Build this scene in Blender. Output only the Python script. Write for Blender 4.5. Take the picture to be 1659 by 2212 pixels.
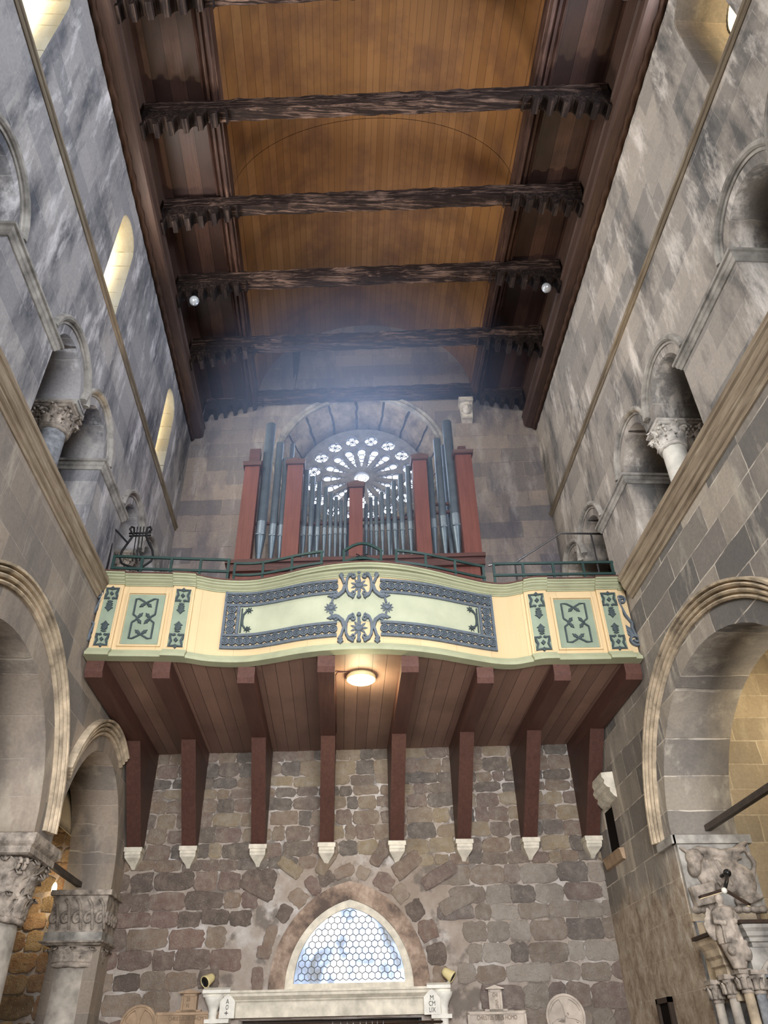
import bpy, bmesh, math, random
from math import sin, cos, pi, sqrt, radians
from mathutils import Vector, Matrix, noise

for _o in list(bpy.data.objects):
    bpy.data.objects.remove(_o)
C = bpy.context.scene.collection
SC = bpy.context.scene
rnd = random.Random(7)

# ------------------------------------------------------------------ camera
F = 1620.0                                       # focal length in pixels of the 1659 x 2212 frame
CXP, CYP = 829.5, 1106.0
_vy = Vector((732 - CXP, 2312 - CYP, F))
_vzx = 782 - CXP
_vz = Vector((_vzx, -(F * F + _vy.x * _vzx) / _vy.y, F))
_vy.normalize(); _vz.normalize()
_vx = _vy.cross(_vz)
EYE = Vector((0, 0, 1.6))
cam = bpy.data.cameras.new('camera')
cam.sensor_fit = 'HORIZONTAL'; cam.sensor_width = 36.0; cam.lens = 36.0 * F / 1659.0
cam.clip_start = 0.05; cam.clip_end = 200
cam_ob = bpy.data.objects.new('camera', cam); C.objects.link(cam_ob)
R_ = Vector((_vx.x, _vy.x, _vz.x)); D_ = Vector((_vx.y, _vy.y, _vz.y)); W_ = Vector((_vx.z, _vy.z, _vz.z))
cam_ob.matrix_world = Matrix(((R_.x, -D_.x, -W_.x, EYE.x), (R_.y, -D_.y, -W_.y, EYE.y), (R_.z, -D_.z, -W_.z, EYE.z), (0, 0, 0, 1)))
SC.camera = cam_ob

def ray(px, py):
    return R_ * (px - CXP) + D_ * (py - CYP) + W_ * F
def atY(px, py, Y):
    d = ray(px, py); return EYE + d * (Y / d.y)
def atX(px, py, X):
    d = ray(px, py); return EYE + d * (X / d.x)
def atZ(px, py, Z):
    d = ray(px, py); return EYE + d * ((Z - EYE.z) / d.z)

# ------------------------------------------------------------------ view, world, large lights
SC.view_settings.view_transform = 'Standard'
SC.view_settings.look = 'None'
SC.view_settings.gamma = 1.0
SC.view_settings.use_curve_mapping = False
SC.view_settings.exposure = 0.0
cy = SC.cycles
cy.use_denoising = True
cy.use_adaptive_sampling = True
cy.adaptive_threshold = 0.03
cy.max_bounces = 6; cy.diffuse_bounces = 4; cy.glossy_bounces = 2; cy.transmission_bounces = 3
cy.transparent_max_bounces = 6
cy.caustics_reflective = False; cy.caustics_refractive = False
cy.sample_clamp_indirect = 4.0

world = bpy.data.worlds.new('sky'); SC.world = world
world.use_nodes = True
world.node_tree.nodes['Background'].inputs[0].default_value = (0.86, 0.93, 1.0, 1)
world.node_tree.nodes['Background'].inputs[1].default_value = 0.10

def area(name, loc, target, sx, sy, power, col):
    l = bpy.data.lights.new(name, 'AREA'); l.shape = 'RECTANGLE'; l.size = sx; l.size_y = sy
    l.energy = power; l.color = col
    o = bpy.data.objects.new(name, l); C.objects.link(o); o.location = loc
    o.rotation_euler = (Vector(target) - Vector(loc)).to_track_quat('-Z', 'Y').to_euler()
    return o
def spot(name, loc, target, ang, power, col, size=0.15, blend=0.6):
    l = bpy.data.lights.new(name, 'SPOT'); l.spot_size = radians(ang); l.spot_blend = blend
    l.energy = power; l.color = col; l.shadow_soft_size = size
    o = bpy.data.objects.new(name, l); C.objects.link(o); o.location = loc
    o.rotation_euler = (Vector(target) - Vector(loc)).to_track_quat('-Z', 'Y').to_euler()
    return o
def point(name, loc, power, col, size=0.1):
    l = bpy.data.lights.new(name, 'POINT'); l.energy = power; l.color = col; l.shadow_soft_size = size
    o = bpy.data.objects.new(name, l); C.objects.link(o); o.location = loc
    return o

# added fill behind the viewer (low and narrow, it reaches the balcony and the arcades)
def narrow(o, deg):
    o.data.spread = radians(deg); return o
narrow(area('front_fill_light', (0.4, -5.0, 5.0), (0.4, 12, 6.2), 6.0, 5.0, 660, (0.97, 0.98, 1.0)), 70)
# daylight entering by the clerestory windows, plus one added fill lamp
for _y, _p in ((4.45, 300), (8.93, 290), (13.62, 50)):
    area('clerestory_and_fill_light', (-4.36, _y, 14.15), (5.2, _y, 14.15), 0.8, 2.0, _p * 1.05, (1.0, 0.97, 0.93))
area('clerestory_and_fill_light', (5.19, 4.42, 14.3), (-4.4, 4.42, 14.3), 0.8, 2.2, 560, (0.82, 0.89, 1.0))
area('clerestory_and_fill_light', (4.9, 1.0, 14.3), (-4.4, 1.6, 12.6), 0.85, 2.4, 330, (0.82, 0.89, 1.0))  # added fill lamp, the wall has no window at this spot
# sky light spilling through the rose
area('rose_daylight', (0.33, 15.3, 15.1), (0.33, 10.0, 16.4), 2.6, 2.6, 120, (0.58, 0.72, 1.0))
# added warm spots at cornice height that fill the vault from below
for _x, _tx in ((-3.98, 0.2), (4.76, 0.7)):
    spot('vault_fill_spot', (_x, 10.4, 8.75), (_tx, 7.0, 19.0), 66, 680, (1.0, 0.76, 0.46))
# added fill spots low in the nave that wash the entrance wall
spot('entrance_fill_spot', (-3.2, 6.5, 2.6), (0.2, 15.6, 4.4), 95, 335, (1.0, 0.94, 0.88), 0.3)
spot('entrance_fill_spot', (4.0, 6.5, 2.6), (0.8, 15.6, 4.4), 95, 335, (1.0, 0.94, 0.88), 0.3)

# ------------------------------------------------------------------ mesh helpers
class MB:
    def __init__(s):
        s.v = []; s.f = []; s.m = []; s.sm = []; s.col = {}
    def add(s, verts, faces, m=0, smooth=False, col=None):
        b = len(s.v); s.v.extend([tuple(p) for p in verts])
        for f in faces:
            if col is not None: s.col[len(s.f)] = col
            s.f.append([b + i for i in f]); s.m.append(m); s.sm.append(smooth)
    def box(s, x0, x1, y0, y1, z0, z1, m=0):
        s.add([(x0,y0,z0),(x1,y0,z0),(x1,y1,z0),(x0,y1,z0),(x0,y0,z1),(x1,y0,z1),(x1,y1,z1),(x0,y1,z1)],
              [(3,2,1,0),(4,5,6,7),(0,1,5,4),(1,2,6,5),(2,3,7,6),(3,0,4,7)], m)
    def obox(s, c, ax, ay, az, m=0):
        c = Vector(c); ax = Vector(ax); ay = Vector(ay); az = Vector(az)
        P = [c - ax - ay - az, c + ax - ay - az, c + ax + ay - az, c - ax + ay - az,
             c - ax - ay + az, c + ax - ay + az, c + ax + ay + az, c - ax + ay + az]
        s.add(P, [(3,2,1,0),(4,5,6,7),(0,1,5,4),(1,2,6,5),(2,3,7,6),(3,0,4,7)], m)
    def bar(s, a, b, w, h, m=0, up=(0,0,1)):
        a = Vector(a); b = Vector(b); d = (b - a); L = d.length; d.normalize()
        up = Vector(up)
        if abs(d.dot(up)) > 0.98: up = Vector((0,1,0))
        sx = d.cross(up).normalized(); sz = sx.cross(d).normalized()
        s.obox((a + b) / 2, d * (L / 2), sx * (w / 2), sz * (h / 2), m)
    def prism(s, poly, vec, m=0):
        n = len(poly); vec = Vector(vec)
        P = [Vector(p) for p in poly] + [Vector(p) + vec for p in poly]
        s.add(P, [list(range(n))[::-1], list(range(n, 2 * n))] + [(i, (i + 1) % n, n + (i + 1) % n, n + i) for i in range(n)], m)
    def grid(s, rows, cu=False, cv=False, m=0, smooth=True, caps=False):
        nr = len(rows); nc = len(rows[0]); P = [p for r in rows for p in r]; Fs = []
        for i in range(nr if cu else nr - 1):
            for j in range(nc if cv else nc - 1):
                i2 = (i + 1) % nr; j2 = (j + 1) % nc
                Fs.append((i * nc + j, i * nc + j2, i2 * nc + j2, i2 * nc + j))
        if caps:
            Fs.append(list(range(nc))); Fs.append([(nr - 1) * nc + j for j in range(nc)][::-1])
        s.add(P, Fs, m, smooth)
    def tube(s, pts, r, n=8, closed=False, m=0, radii=None, smooth=True):
        pts = [Vector(p) for p in pts]; rows = []; N = len(pts); prev = None
        for i, p in enumerate(pts):
            a = pts[(i - 1) % N] if (i > 0 or closed) else p
            b = pts[(i + 1) % N] if (i < N - 1 or closed) else p
            d = (b - a).normalized()
            if prev is None:
                u = d.orthogonal().normalized()
            else:
                u = (prev - d * prev.dot(d))
                u = u.normalized() if u.length > 1e-6 else d.orthogonal().normalized()
            prev = u; w = d.cross(u); rr = radii[i] if radii else r
            rows.append([p + (u * cos(2 * pi * k / n) + w * sin(2 * pi * k / n)) * rr for k in range(n)])
        s.grid(rows, cu=closed, cv=True, m=m, smooth=smooth, caps=not closed)
    def lathe(s, prof, c, n=24, m=0, smooth=True, axis=(0,0,1), caps=True, a0=0.0):
        c = Vector(c); ax = Vector(axis).normalized(); u = ax.orthogonal().normalized() if abs(ax.z) < 0.99 else Vector((1,0,0)); w = ax.cross(u)
        rows = [[c + ax * z + (u * cos(a0 + 2 * pi * k / n) + w * sin(a0 + 2 * pi * k / n)) * r for k in range(n)] for r, z in prof]
        s.grid(rows, cv=True, m=m, smooth=smooth, caps=caps)
    def ball(s, c, rx, ry=None, rz=None, n=10, m=0, rot=None):
        ry = rx if ry is None else ry; rz = rx if rz is None else rz; c = Vector(c)
        rows = []
        for i in range(n + 1):
            t = pi * i / n; t = min(max(t, 0.02), pi - 0.02)
            row = []
            for k in range(2 * n):
                q = Vector((rx * sin(t) * cos(pi * k / n), ry * sin(t) * sin(pi * k / n), rz * cos(t)))
                if rot is not None: q = rot @ q
                row.append(c + q)
            rows.append(row)
        s.grid(rows, cv=True, m=m, smooth=True, caps=True)
    def mesh(s, name):
        me = bpy.data.meshes.new(name)
        me.from_pydata(s.v, [], s.f)
        me.polygons.foreach_set('material_index', s.m); me.polygons.foreach_set('use_smooth', s.sm)
        bm = bmesh.new(); bm.from_mesh(me); bmesh.ops.recalc_face_normals(bm, faces=bm.faces[:]); bm.to_mesh(me); bm.free()
        if s.col:
            at = me.color_attributes.new('tint', 'FLOAT_COLOR', 'CORNER')
            for p in me.polygons:
                c = s.col.get(p.index, (0.5, 0.5, 0.5))
                for li in p.loop_indices: at.data[li].color = (c[0], c[1], c[2], 1)
        me.update(); return me
    def build(s, name, mats, parent=None):
        return link(name, s.mesh(name), mats, parent)

def link(name, me, mats, parent=None):
    me.materials.clear()
    for m_ in (mats if isinstance(mats, (list, tuple)) else [mats]): me.materials.append(m_)
    o = bpy.data.objects.new(name, me); C.objects.link(o)
    if parent is not None:
        o.parent = parent
        off = parent.location if parent.parent is None else Vector((0, 0, 0))   # parts keep their vertices in world coordinates
        o.matrix_parent_inverse = Matrix.Translation(-off)
    return o
def thing(name, label, cat, loc=(0, 0, 0), group=None):
    o = bpy.data.objects.new(name, None); C.objects.link(o); o.empty_display_size = 0.1
    o.location = loc; o['label'] = label; o['category'] = cat
    if group: o['group'] = group
    return o
def tag(o, label, cat, group=None):
    o['label'] = label; o['category'] = cat
    if group: o['group'] = group
    return o
def struct(o):
    o['kind'] = 'structure'; return o
def copy_tree(o, loc, label, parent=None):
    c = o.copy(); C.objects.link(c)
    if parent is None:
        c.location = loc; c['label'] = label
    else:
        c.parent = parent; c.matrix_parent_inverse = o.matrix_parent_inverse.copy()
    for ch in list(o.children): copy_tree(ch, None, None, c)
    return c
def from_obj(o, name):
    dg = bpy.context.evaluated_depsgraph_get(); dg.update()
    me = bpy.data.meshes.new_from_object(o.evaluated_get(dg)); me.name = name
    d = o.data; bpy.data.objects.remove(o)
    return me
def fill(name, polys, thick, place, mats, parent=None):
    """2-D outlines (first outer, rest holes) filled, given thickness, then placed in space by place(u, v, w)."""
    cu = bpy.data.curves.new(name, 'CURVE'); cu.dimensions = '2D'; cu.fill_mode = 'BOTH'; cu.extrude = thick / 2
    for poly in polys:
        sp = cu.splines.new('POLY'); sp.points.add(len(poly) - 1)
        for p, q in zip(sp.points, poly): p.co = (q[0], q[1], 0, 1)
        sp.use_cyclic_u = True
    o = bpy.data.objects.new(name, cu); C.objects.link(o)
    me = from_obj(o, name)
    for v in me.vertices: v.co = place(v.co.x, v.co.y, v.co.z + thick / 2)
    bm = bmesh.new(); bm.from_mesh(me); bmesh.ops.remove_doubles(bm, verts=bm.verts[:], dist=1e-4)
    bmesh.ops.recalc_face_normals(bm, faces=bm.faces[:]); bm.to_mesh(me); bm.free()
    return link(name, me, mats, parent)
def carve(name, mb, mats, voxel, parent=None, smooth=2):
    """overlapping lumps fused into one continuous carved surface"""
    o = link(name + '_tmp', mb.mesh(name), mats)
    r = o.modifiers.new('r', 'REMESH'); r.mode = 'VOXEL'; r.voxel_size = voxel; r.use_smooth_shade = True
    if smooth:
        sm = o.modifiers.new('s', 'SMOOTH'); sm.iterations = smooth; sm.factor = 0.5
    return link(name, from_obj(o, name), mats, parent)
def text_mesh(txt, size, depth=0.004):
    cu = bpy.data.curves.new('txt', 'FONT'); cu.body = txt; cu.size = size; cu.extrude = depth; cu.align_x = 'CENTER'; cu.align_y = 'CENTER'
    o = bpy.data.objects.new('txt', cu); C.objects.link(o)
    return from_obj(o, 'lettering')
def lettering(items, place, mat, parent, name='lettering'):
    """items: (text, size, u, v, x squeeze, rotation); place(u, v, w) puts the plane on its stone"""
    mb = MB()
    for txt, size, u, v, sq, rot in items:
        me = text_mesh(txt, size)
        P = []
        for q in me.vertices:
            a = q.co.x * sq; b = q.co.y
            P.append(place(u + a * cos(rot) - b * sin(rot), v + a * sin(rot) + b * cos(rot), q.co.z))
        mb.add(P, [list(p.vertices) for p in me.polygons]); bpy.data.meshes.remove(me)
    return mb.build(name, mat, parent)

# ------------------------------------------------------------------ materials
def lin(c):
    return tuple(((x / 255) / 12.92 if x / 255 <= 0.04045 else ((x / 255 + 0.055) / 1.055) ** 2.4) for x in c)
class NT:
    def __init__(s, name, rough=0.85, spec=0.2):
        s.mat = bpy.data.materials.new(name); s.mat.use_nodes = True; s.t = s.mat.node_tree; s.n = s.t.nodes
        s.b = s.n['Principled BSDF']; s.b.inputs['Roughness'].default_value = rough
        s.b.inputs['Specular IOR Level'].default_value = spec
    def node(s, t, **kw):
        n = s.n.new(t)
        for k, v in kw.items(): setattr(n, k, v)
        return n
    def L(s, a, b): s.t.links.new(a, b)
    def pos(s): return s.node('ShaderNodeNewGeometry').outputs['Position']
    def math(s, op, a, b=None, c=None, clamp=False):
        n = s.node('ShaderNodeMath', operation=op, use_clamp=clamp)
        for i, x in enumerate((a, b, c)):
            if x is None: continue
            if isinstance(x, (int, float)): n.inputs[i].default_value = x
            else: s.L(x, n.inputs[i])
        return n.outputs[0]
    def map(s, vec, scale=(1,1,1), loc=(0,0,0)):
        n = s.node('ShaderNodeMapping'); n.inputs['Scale'].default_value = scale; n.inputs['Location'].default_value = loc
        s.L(vec, n.inputs['Vector']); return n.outputs[0]
    def noise(s, vec, scale, detail=4, rough=0.6, dist=0.0):
        n = s.node('ShaderNodeTexNoise'); n.inputs['Scale'].default_value = scale; n.inputs['Detail'].default_value = detail
        n.inputs['Roughness'].default_value = rough; n.inputs['Distortion'].default_value = dist
        s.L(vec, n.inputs['Vector']); return n.outputs[0]
    def ramp(s, fac, stops, interp='LINEAR'):
        n = s.node('ShaderNodeValToRGB'); n.color_ramp.interpolation = interp; e = n.color_ramp.elements
        while len(e) < len(stops): e.new(0.5)
        for k, (p, c) in enumerate(stops):
            e[k].position = p
            c = (c, c, c) if isinstance(c, (int, float)) else lin(c)
            e[k].color = (c[0], c[1], c[2], 1)
        s.L(fac, n.inputs[0]); return n.outputs[0]
    def mix(s, fac, a, b, mode='MIX'):
        n = s.node('ShaderNodeMix', data_type='RGBA', blend_type=mode)
        if isinstance(fac, (int, float)): n.inputs[0].default_value = fac
        else: s.L(fac, n.inputs[0])
        for x, i in ((a, 6), (b, 7)):
            if isinstance(x, tuple): n.inputs[i].default_value = (*lin(x), 1)
            else: s.L(x, n.inputs[i])
        return n.outputs[2]
    def bump(s, h, strength=0.4, dist=0.02):
        n = s.node('ShaderNodeBump'); n.inputs['Strength'].default_value = strength; n.inputs['Distance'].default_value = dist
        s.L(h, n.inputs['Height']); s.L(n.outputs[0], s.b.inputs['Normal'])
    def col(s, c): s.L(c, s.b.inputs['Base Color'])
    def sep(s, vec):
        n = s.node('ShaderNodeSeparateXYZ'); s.L(vec, n.inputs[0]); return n.outputs
    def comb(s, a, b, c=0.0):
        n = s.node('ShaderNodeCombineXYZ')
        for i, x in enumerate((a, b, c)):
            if isinstance(x, (int, float)): n.inputs[i].default_value = x
            else: s.L(x, n.inputs[i])
        return n.outputs[0]

def plain(name, c, rough=0.6, metal=0.0, spec=0.4, var=0.12, scale=6.0, bump=0.0):
    t = NT(name, rough, spec); t.b.inputs['Metallic'].default_value = metal
    nz = t.noise(t.pos(), scale, 5)
    dk = tuple(x * (1 - var) for x in c); lt = tuple(min(255, x * (1 + var)) for x in c)
    t.col(t.ramp(nz, [(0.3, dk), (0.7, lt)]))
    if bump: t.bump(t.noise(t.pos(), scale * 6, 3), bump, 0.01)
    return t.mat
def emit(name, c, strength):
    m = bpy.data.materials.new(name); m.use_nodes = True; b = m.node_tree.nodes['Principled BSDF']
    b.inputs['Base Color'].default_value = (*lin(c), 1)
    b.inputs['Emission Color'].default_value = (*lin(c), 1); b.inputs['Emission Strength'].default_value = strength
    return m

def ashlar(name, axis, tones, mortar, bw=0.95, bh=0.46, mort=0.012, stain=(74, 74, 80), stain_amt=0.55, light=(214, 206, 196), light_amt=0.4, seed=0.0, streak=1.0, bstr=0.5, rough_z=None, run=None):
    """coursed stone blocks; axis 'x': wall in the YZ plane, 'y': wall in the XZ plane"""
    t = NT(name, 0.9, 0.15)
    p = t.pos(); o = t.sep(p)
    u = o['Y'] if axis == 'x' else o['X']
    wob = t.math('MULTIPLY', t.math('SUBTRACT', t.noise(p, 1.3, 2), 0.5), 0.10)
    vec = t.comb(t.math('ADD', u, wob), t.math('ADD', o['Z'], t.math('MULTIPLY', wob, 0.6)), 0.0)
    vec = t.map(vec, (1, 1, 1), (seed, seed * 0.37, 0))
    br = t.node('ShaderNodeTexBrick'); br.offset = 0.5; br.offset_frequency = 2; br.squash = 1.35; br.squash_frequency = 3
    br.inputs['Color1'].default_value = (0, 0, 0, 1); br.inputs['Color2'].default_value = (1, 1, 1, 1); br.inputs['Mortar'].default_value = (0.5, 0.5, 0.5, 1)
    br.inputs['Scale'].default_value = 1.0; br.inputs['Mortar Size'].default_value = mort; br.inputs['Mortar Smooth'].default_value = 0.3
    br.inputs['Bias'].default_value = 0.0; br.inputs['Brick Width'].default_value = bw; br.inputs['Row Height'].default_value = bh
    t.L(vec, br.inputs['Vector'])
    base = t.ramp(br.outputs['Color'], [(i / (len(tones) - 1), c) for i, c in enumerate(tones)])
    fine = t.noise(p, 22, 6, 0.7)
    c = t.mix(t.math('MULTIPLY', fine, 0.30), base, (120, 114, 108), 'MULTIPLY')
    c = t.mix(0.35, c, t.ramp(fine, [(0.25, (88, 84, 82)), (0.75, (226, 220, 212))]), 'OVERLAY')
    # soot and lichen patches, stretched downwards like runs of water
    sv = t.map(p, (1.0, 1.0, 0.30 * streak), (seed, 0, seed))
    n1 = t.noise(sv, 1.25, 8, 0.66, 0.15)
    c = t.mix(t.math('MULTIPLY', t.ramp(n1, [(0.48, 0.0), (0.64, 1.0)]), stain_amt), c, stain)
    n2 = t.noise(t.map(p, (1, 1, 0.28), (seed + 9, 3, 1)), 1.7, 9, 0.7, 0.1)
    c = t.mix(t.math('MULTIPLY', t.ramp(n2, [(0.53, 0.0), (0.66, 1.0)]), light_amt), c, light)
    jw = t.ramp(t.noise(p, 2.6, 3), [(0.42, 0.0), (0.62, 0.85)])
    c = t.mix(t.math('MULTIPLY', br.outputs['Fac'], jw), c, mortar)
    if run:                                         # a black water stain running down the gable: (x, width, lowest z)
        nn = t.noise(t.map(p, (6, 6, .5)), 2.0, 4, .7)
        dx = t.math('ABSOLUTE', t.math('SUBTRACT', o['X'], run[0]))
        wz = t.math('MULTIPLY', t.math('SUBTRACT', o['Z'], run[2]), run[1] / 2.2)
        hit = t.math('MULTIPLY', t.math('LESS_THAN', dx, wz), t.math('GREATER_THAN', nn, .44))
        c = t.mix(t.math('MULTIPLY', hit, 0.85), c, (40, 40, 46))
    if rough_z:                                     # worn rough masonry near the ground
        lowf = t.math('MULTIPLY', t.math('SUBTRACT', rough_z, t.math('ADD', o['Z'], t.math('MULTIPLY', t.noise(p, 1.4, 4), 1.2))), 2.5, clamp=True)
        rn = t.noise(t.map(p, (1, 1, .8)), 4.2, 9, 0.78, 0.3)
        c = t.mix(t.math('MULTIPLY', lowf, 0.8), c, t.ramp(rn, [(0.34, (116, 98, 84)), (0.45, (170, 150, 130)), (0.55, (194, 178, 158)), (0.66, (222, 212, 200))]))
    t.col(c)
    h = t.math('ADD', t.math('MULTIPLY', br.outputs['Fac'], -0.6), t.math('ADD', t.math('MULTIPLY', fine, 0.35), t.math('MULTIPLY', n2, 0.3)))
    if rough_z: h = t.math('ADD', h, t.math('MULTIPLY', t.math('MULTIPLY', lowf, rn), 3.0))
    t.bump(h, bstr, 0.03)
    return t.mat

def planks(name, across, along, width, tones, gap=0.02, gapcol=(18, 10, 8), rough=0.55, stain=None, amt=0.5, spec=0.3, offs=0.0):
    """boards: 'across' is the world axis that counts the boards, 'along' the grain"""
    t = NT(name, rough, spec); p = t.pos(); o = t.sep(p)
    a = t.math('ADD', t.math('DIVIDE', o[across], width), offs)
    idx = t.math('FLOOR', a); fr = t.math('FRACT', a)
    wn = t.node('ShaderNodeTexWhiteNoise', noise_dimensions='1D'); t.L(idx, wn.inputs['W'])
    sc = {'X': (1, 1, 1), 'Y': (1, 1, 1), 'Z': (1, 1, 1)}
    st = [14.0, 14.0, 14.0]; st['XYZ'.index(along)] = 0.7
    g = t.noise(t.map(p, tuple(st)), 2.0, 6, 0.65, 0.4)
    f = t.math('ADD', t.math('MULTIPLY', wn.outputs['Value'], 0.55), t.math('MULTIPLY', g, 0.55))
    c = t.ramp(f, [(0.15 + 0.7 * i / (len(tones) - 1), cc) for i, cc in enumerate(tones)])
    if stain:
        c = t.mix(t.math('MULTIPLY', t.ramp(t.noise(p, 0.9, 5, 0.6), [(0.45, 0.0), (0.65, 1.0)]), amt), c, stain)
    e = t.math('LESS_THAN', t.math('MINIMUM', fr, t.math('SUBTRACT', 1.0, fr)), gap)
    c = t.mix(e, c, gapcol); t.col(c)
    t.bump(t.math('SUBTRACT', t.math('MULTIPLY', g, 0.3), e), 0.35, 0.01)
    return t.mat

def timber(name, along, tones, rough=0.75, spec=0.2, bump=0.5, sc=9.0):
    t = NT(name, rough, spec); p = t.pos()
    st = [sc, sc, sc]; st['XYZ'.index(along)] = sc * 0.06
    g = t.noise(t.map(p, tuple(st)), 2.0, 8, 0.7, 0.8); k = t.noise(p, 1.4, 4)
    f = t.math('ADD', t.math('MULTIPLY', g, 0.75), t.math('MULTIPLY', k, 0.25))
    t.col(t.ramp(f, [(0.3 + 0.4 * i / (len(tones) - 1), cc) for i, cc in enumerate(tones)]))
    t.bump(g, bump, 0.02); return t.mat

M = {}
M['left_up'] = ashlar('stone_left_gallery', 'x', [(158, 157, 160), (174, 172, 174), (186, 183, 182), (168, 167, 170), (152, 152, 156)], (192, 190, 188), seed=1.3, stain=(72, 75, 84), stain_amt=0.85, light=(228, 224, 224), light_amt=0.85, bh=0.5, bw=1.3, mort=0.004)
M['right_up'] = ashlar('stone_right_gallery', 'x', [(166, 161, 156), (186, 179, 172), (196, 188, 180), (176, 170, 164), (158, 155, 152)], (200, 194, 187), seed=4.7, stain=(84, 85, 87), stain_amt=0.85, light=(238, 230, 222), light_amt=0.8, bh=0.5, bw=1.3, mort=0.004)
M['left_low'] = ashlar('stone_left_arcade', 'x', [(144, 137, 130), (168, 156, 144), (180, 166, 152), (152, 144, 136), (136, 131, 126)], (184, 174, 162), seed=2.1, stain=(108, 103, 100), stain_amt=0.65, light=(200, 188, 170), light_amt=0.5, mort=0.005)
M['right_low'] = ashlar('stone_right_arcade', 'x', [(126, 123, 121), (164, 156, 146), (198, 187, 173), (150, 144, 138), (118, 116, 114), (186, 176, 162)], (222, 212, 198), seed=5.9, stain=(108, 105, 103), stain_amt=0.6, light=(216, 206, 190), light_amt=0.6, mort=0.011, rough_z=4.6)
M['far_up'] = ashlar('stone_entrance_wall', 'y', [(136, 132, 134), (158, 148, 144), (172, 160, 152), (146, 140, 140), (126, 122, 126)], (112, 106, 108), seed=3.3, stain=(98, 96, 106), stain_amt=0.7, light=(196, 188, 184), light_amt=0.5, bh=0.5, bw=1.15, mort=0.011, run=(-1.62, 0.16, 17.55))
M['pier'] = M['left_low']
M['aisle'] = ashlar('stone_aisle', 'y', [(178, 160, 132), (194, 176, 146), (160, 146, 122)], (204, 190, 162), seed=8.8, stain=(118, 106, 90), stain_amt=0.5, light=(216, 200, 168), light_amt=0.4, bh=0.4, bw=0.7)
M['trim'] = plain('stone_moulding', (176, 160, 138), 0.85, 0, 0.15, 0.28, 3.0, 0.3)
M['trim_grey'] = plain('stone_moulding_grey', (150, 146, 140), 0.85, 0, 0.15, 0.28, 3.0, 0.3)
M['carved'] = plain('carved_stone', (146, 136, 126), 0.9, 0, 0.1, 0.32, 7.0, 0.5)
M['carved_light'] = plain('carved_light_stone', (206, 200, 192), 0.8, 0, 0.2, 0.2, 5.0, 0.3)
M['shaft'] = plain('column_stone', (168, 160, 150), 0.75, 0, 0.25, 0.2, 4.0, 0.15)
M['shaft_grey'] = plain('column_grey_stone', (128, 130, 134), 0.75, 0, 0.25, 0.25, 9.0, 0.15)
M['lime'] = plain('pale_limestone', (206, 198, 182), 0.75, 0, 0.25, 0.12, 5.0, 0.15)
M['white_stone'] = plain('white_marble', (226, 222, 212), 0.6, 0, 0.3, 0.08, 5.0)
M['black_letter'] = plain('black_letter_paint', (34, 32, 30), 0.6)
M['brown_letter'] = plain('incised_letter', (112, 94, 78), 0.8)
M['plaster'] = plain('cream_plaster', (198, 180, 150), 0.9, 0, 0.1, 0.08, 2.0)
M['barrel'] = planks('vault_boards', 'X', 'Y', 0.155, [(122, 84, 46), (132, 93, 54), (141, 101, 62)], 0.025, (88, 58, 32), 0.6, (98, 66, 46), 0.7)
M['side_panel'] = planks('side_ceiling_boards', 'X', 'Y', 0.33, [(46, 31, 28), (60, 41, 36), (92, 66, 56)], 0.012, (26, 18, 16), 0.5, (36, 25, 23), 0.6)
M['deck'] = planks('balcony_boards', 'X', 'Y', 0.23, [(126, 98, 86), (144, 112, 98), (156, 124, 108)], 0.014, (36, 24, 20), 0.55, (112, 90, 78), 0.5)
M['joist'] = timber('brown_timber', 'Z', [(62, 42, 36), (78, 52, 45), (90, 62, 53)], 0.5, 0.3, 0.15)
M['joist_y'] = timber('brown_joist_timber', 'Y', [(72, 48, 42), (90, 60, 52), (102, 70, 60)], 0.5, 0.3, 0.15)
M['beam'] = timber('old_beam_timber', 'X', [(17, 14, 13), (42, 32, 29), (150, 122, 108)], 0.8, 0.12, 0.9)
M['corbel_wood'] = timber('dark_corbel_timber', 'Y', [(18, 14, 13), (34, 26, 24), (92, 76, 68)], 0.75, 0.15, 0.6)
M['plate'] = timber('wall_plate_timber', 'Y', [(54, 40, 34), (70, 52, 44), (88, 66, 56)], 0.6, 0.3, 0.3)
M['dark_mould'] = timber('dark_moulding_timber', 'Y', [(28, 17, 15), (56, 36, 30), (110, 84, 72)], 0.6, 0.3, 0.4)
M['rope'] = timber('rope_moulding_timber', 'Y', [(36, 24, 18), (66, 46, 34), (92, 66, 50)], 0.7, 0.2, 0.3)
M['case'] = timber('organ_case_wood', 'Z', [(94, 56, 48), (112, 66, 58), (126, 78, 68)], 0.5, 0.3, 0.1)
M['case_dark'] = timber('organ_case_dark_wood', 'X', [(60, 40, 38), (84, 56, 52), (102, 70, 64)], 0.5, 0.3, 0.15)
M['pipe'] = plain('pipe_metal', (108, 122, 134), 0.42, 0.55, 0.5, 0.08, 5.0)
M['pipe_mouth'] = plain('pipe_mouth_metal', (138, 152, 164), 0.45, 0.5, 0.5, 0.06, 8.0)
M['cream'] = planks('cream_paint', 'X', 'Z', 0.62, [(206, 180, 138), (212, 186, 144), (218, 192, 150)], 0.003, (160, 132, 96), 0.6, (198, 172, 130), 0.25)
M['sage'] = plain('sage_green_paint', (160, 162, 132), 0.6, 0, 0.3, 0.06, 2.5)
M['sage_blue'] = plain('blue_green_panel_paint', (140, 152, 132), 0.65, 0, 0.3, 0.06, 2.5)
M['sage_pale'] = plain('pale_green_panel_paint', (172, 175, 150), 0.65, 0, 0.3, 0.05, 2.0)
M['slate'] = plain('slate_grey_paint', (92, 100, 108), 0.6, 0, 0.3, 0.1, 12.0)
M['slate_dark'] = plain('dark_green_grey_paint', (62, 72, 74), 0.6, 0, 0.3, 0.1, 12.0)
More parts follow.
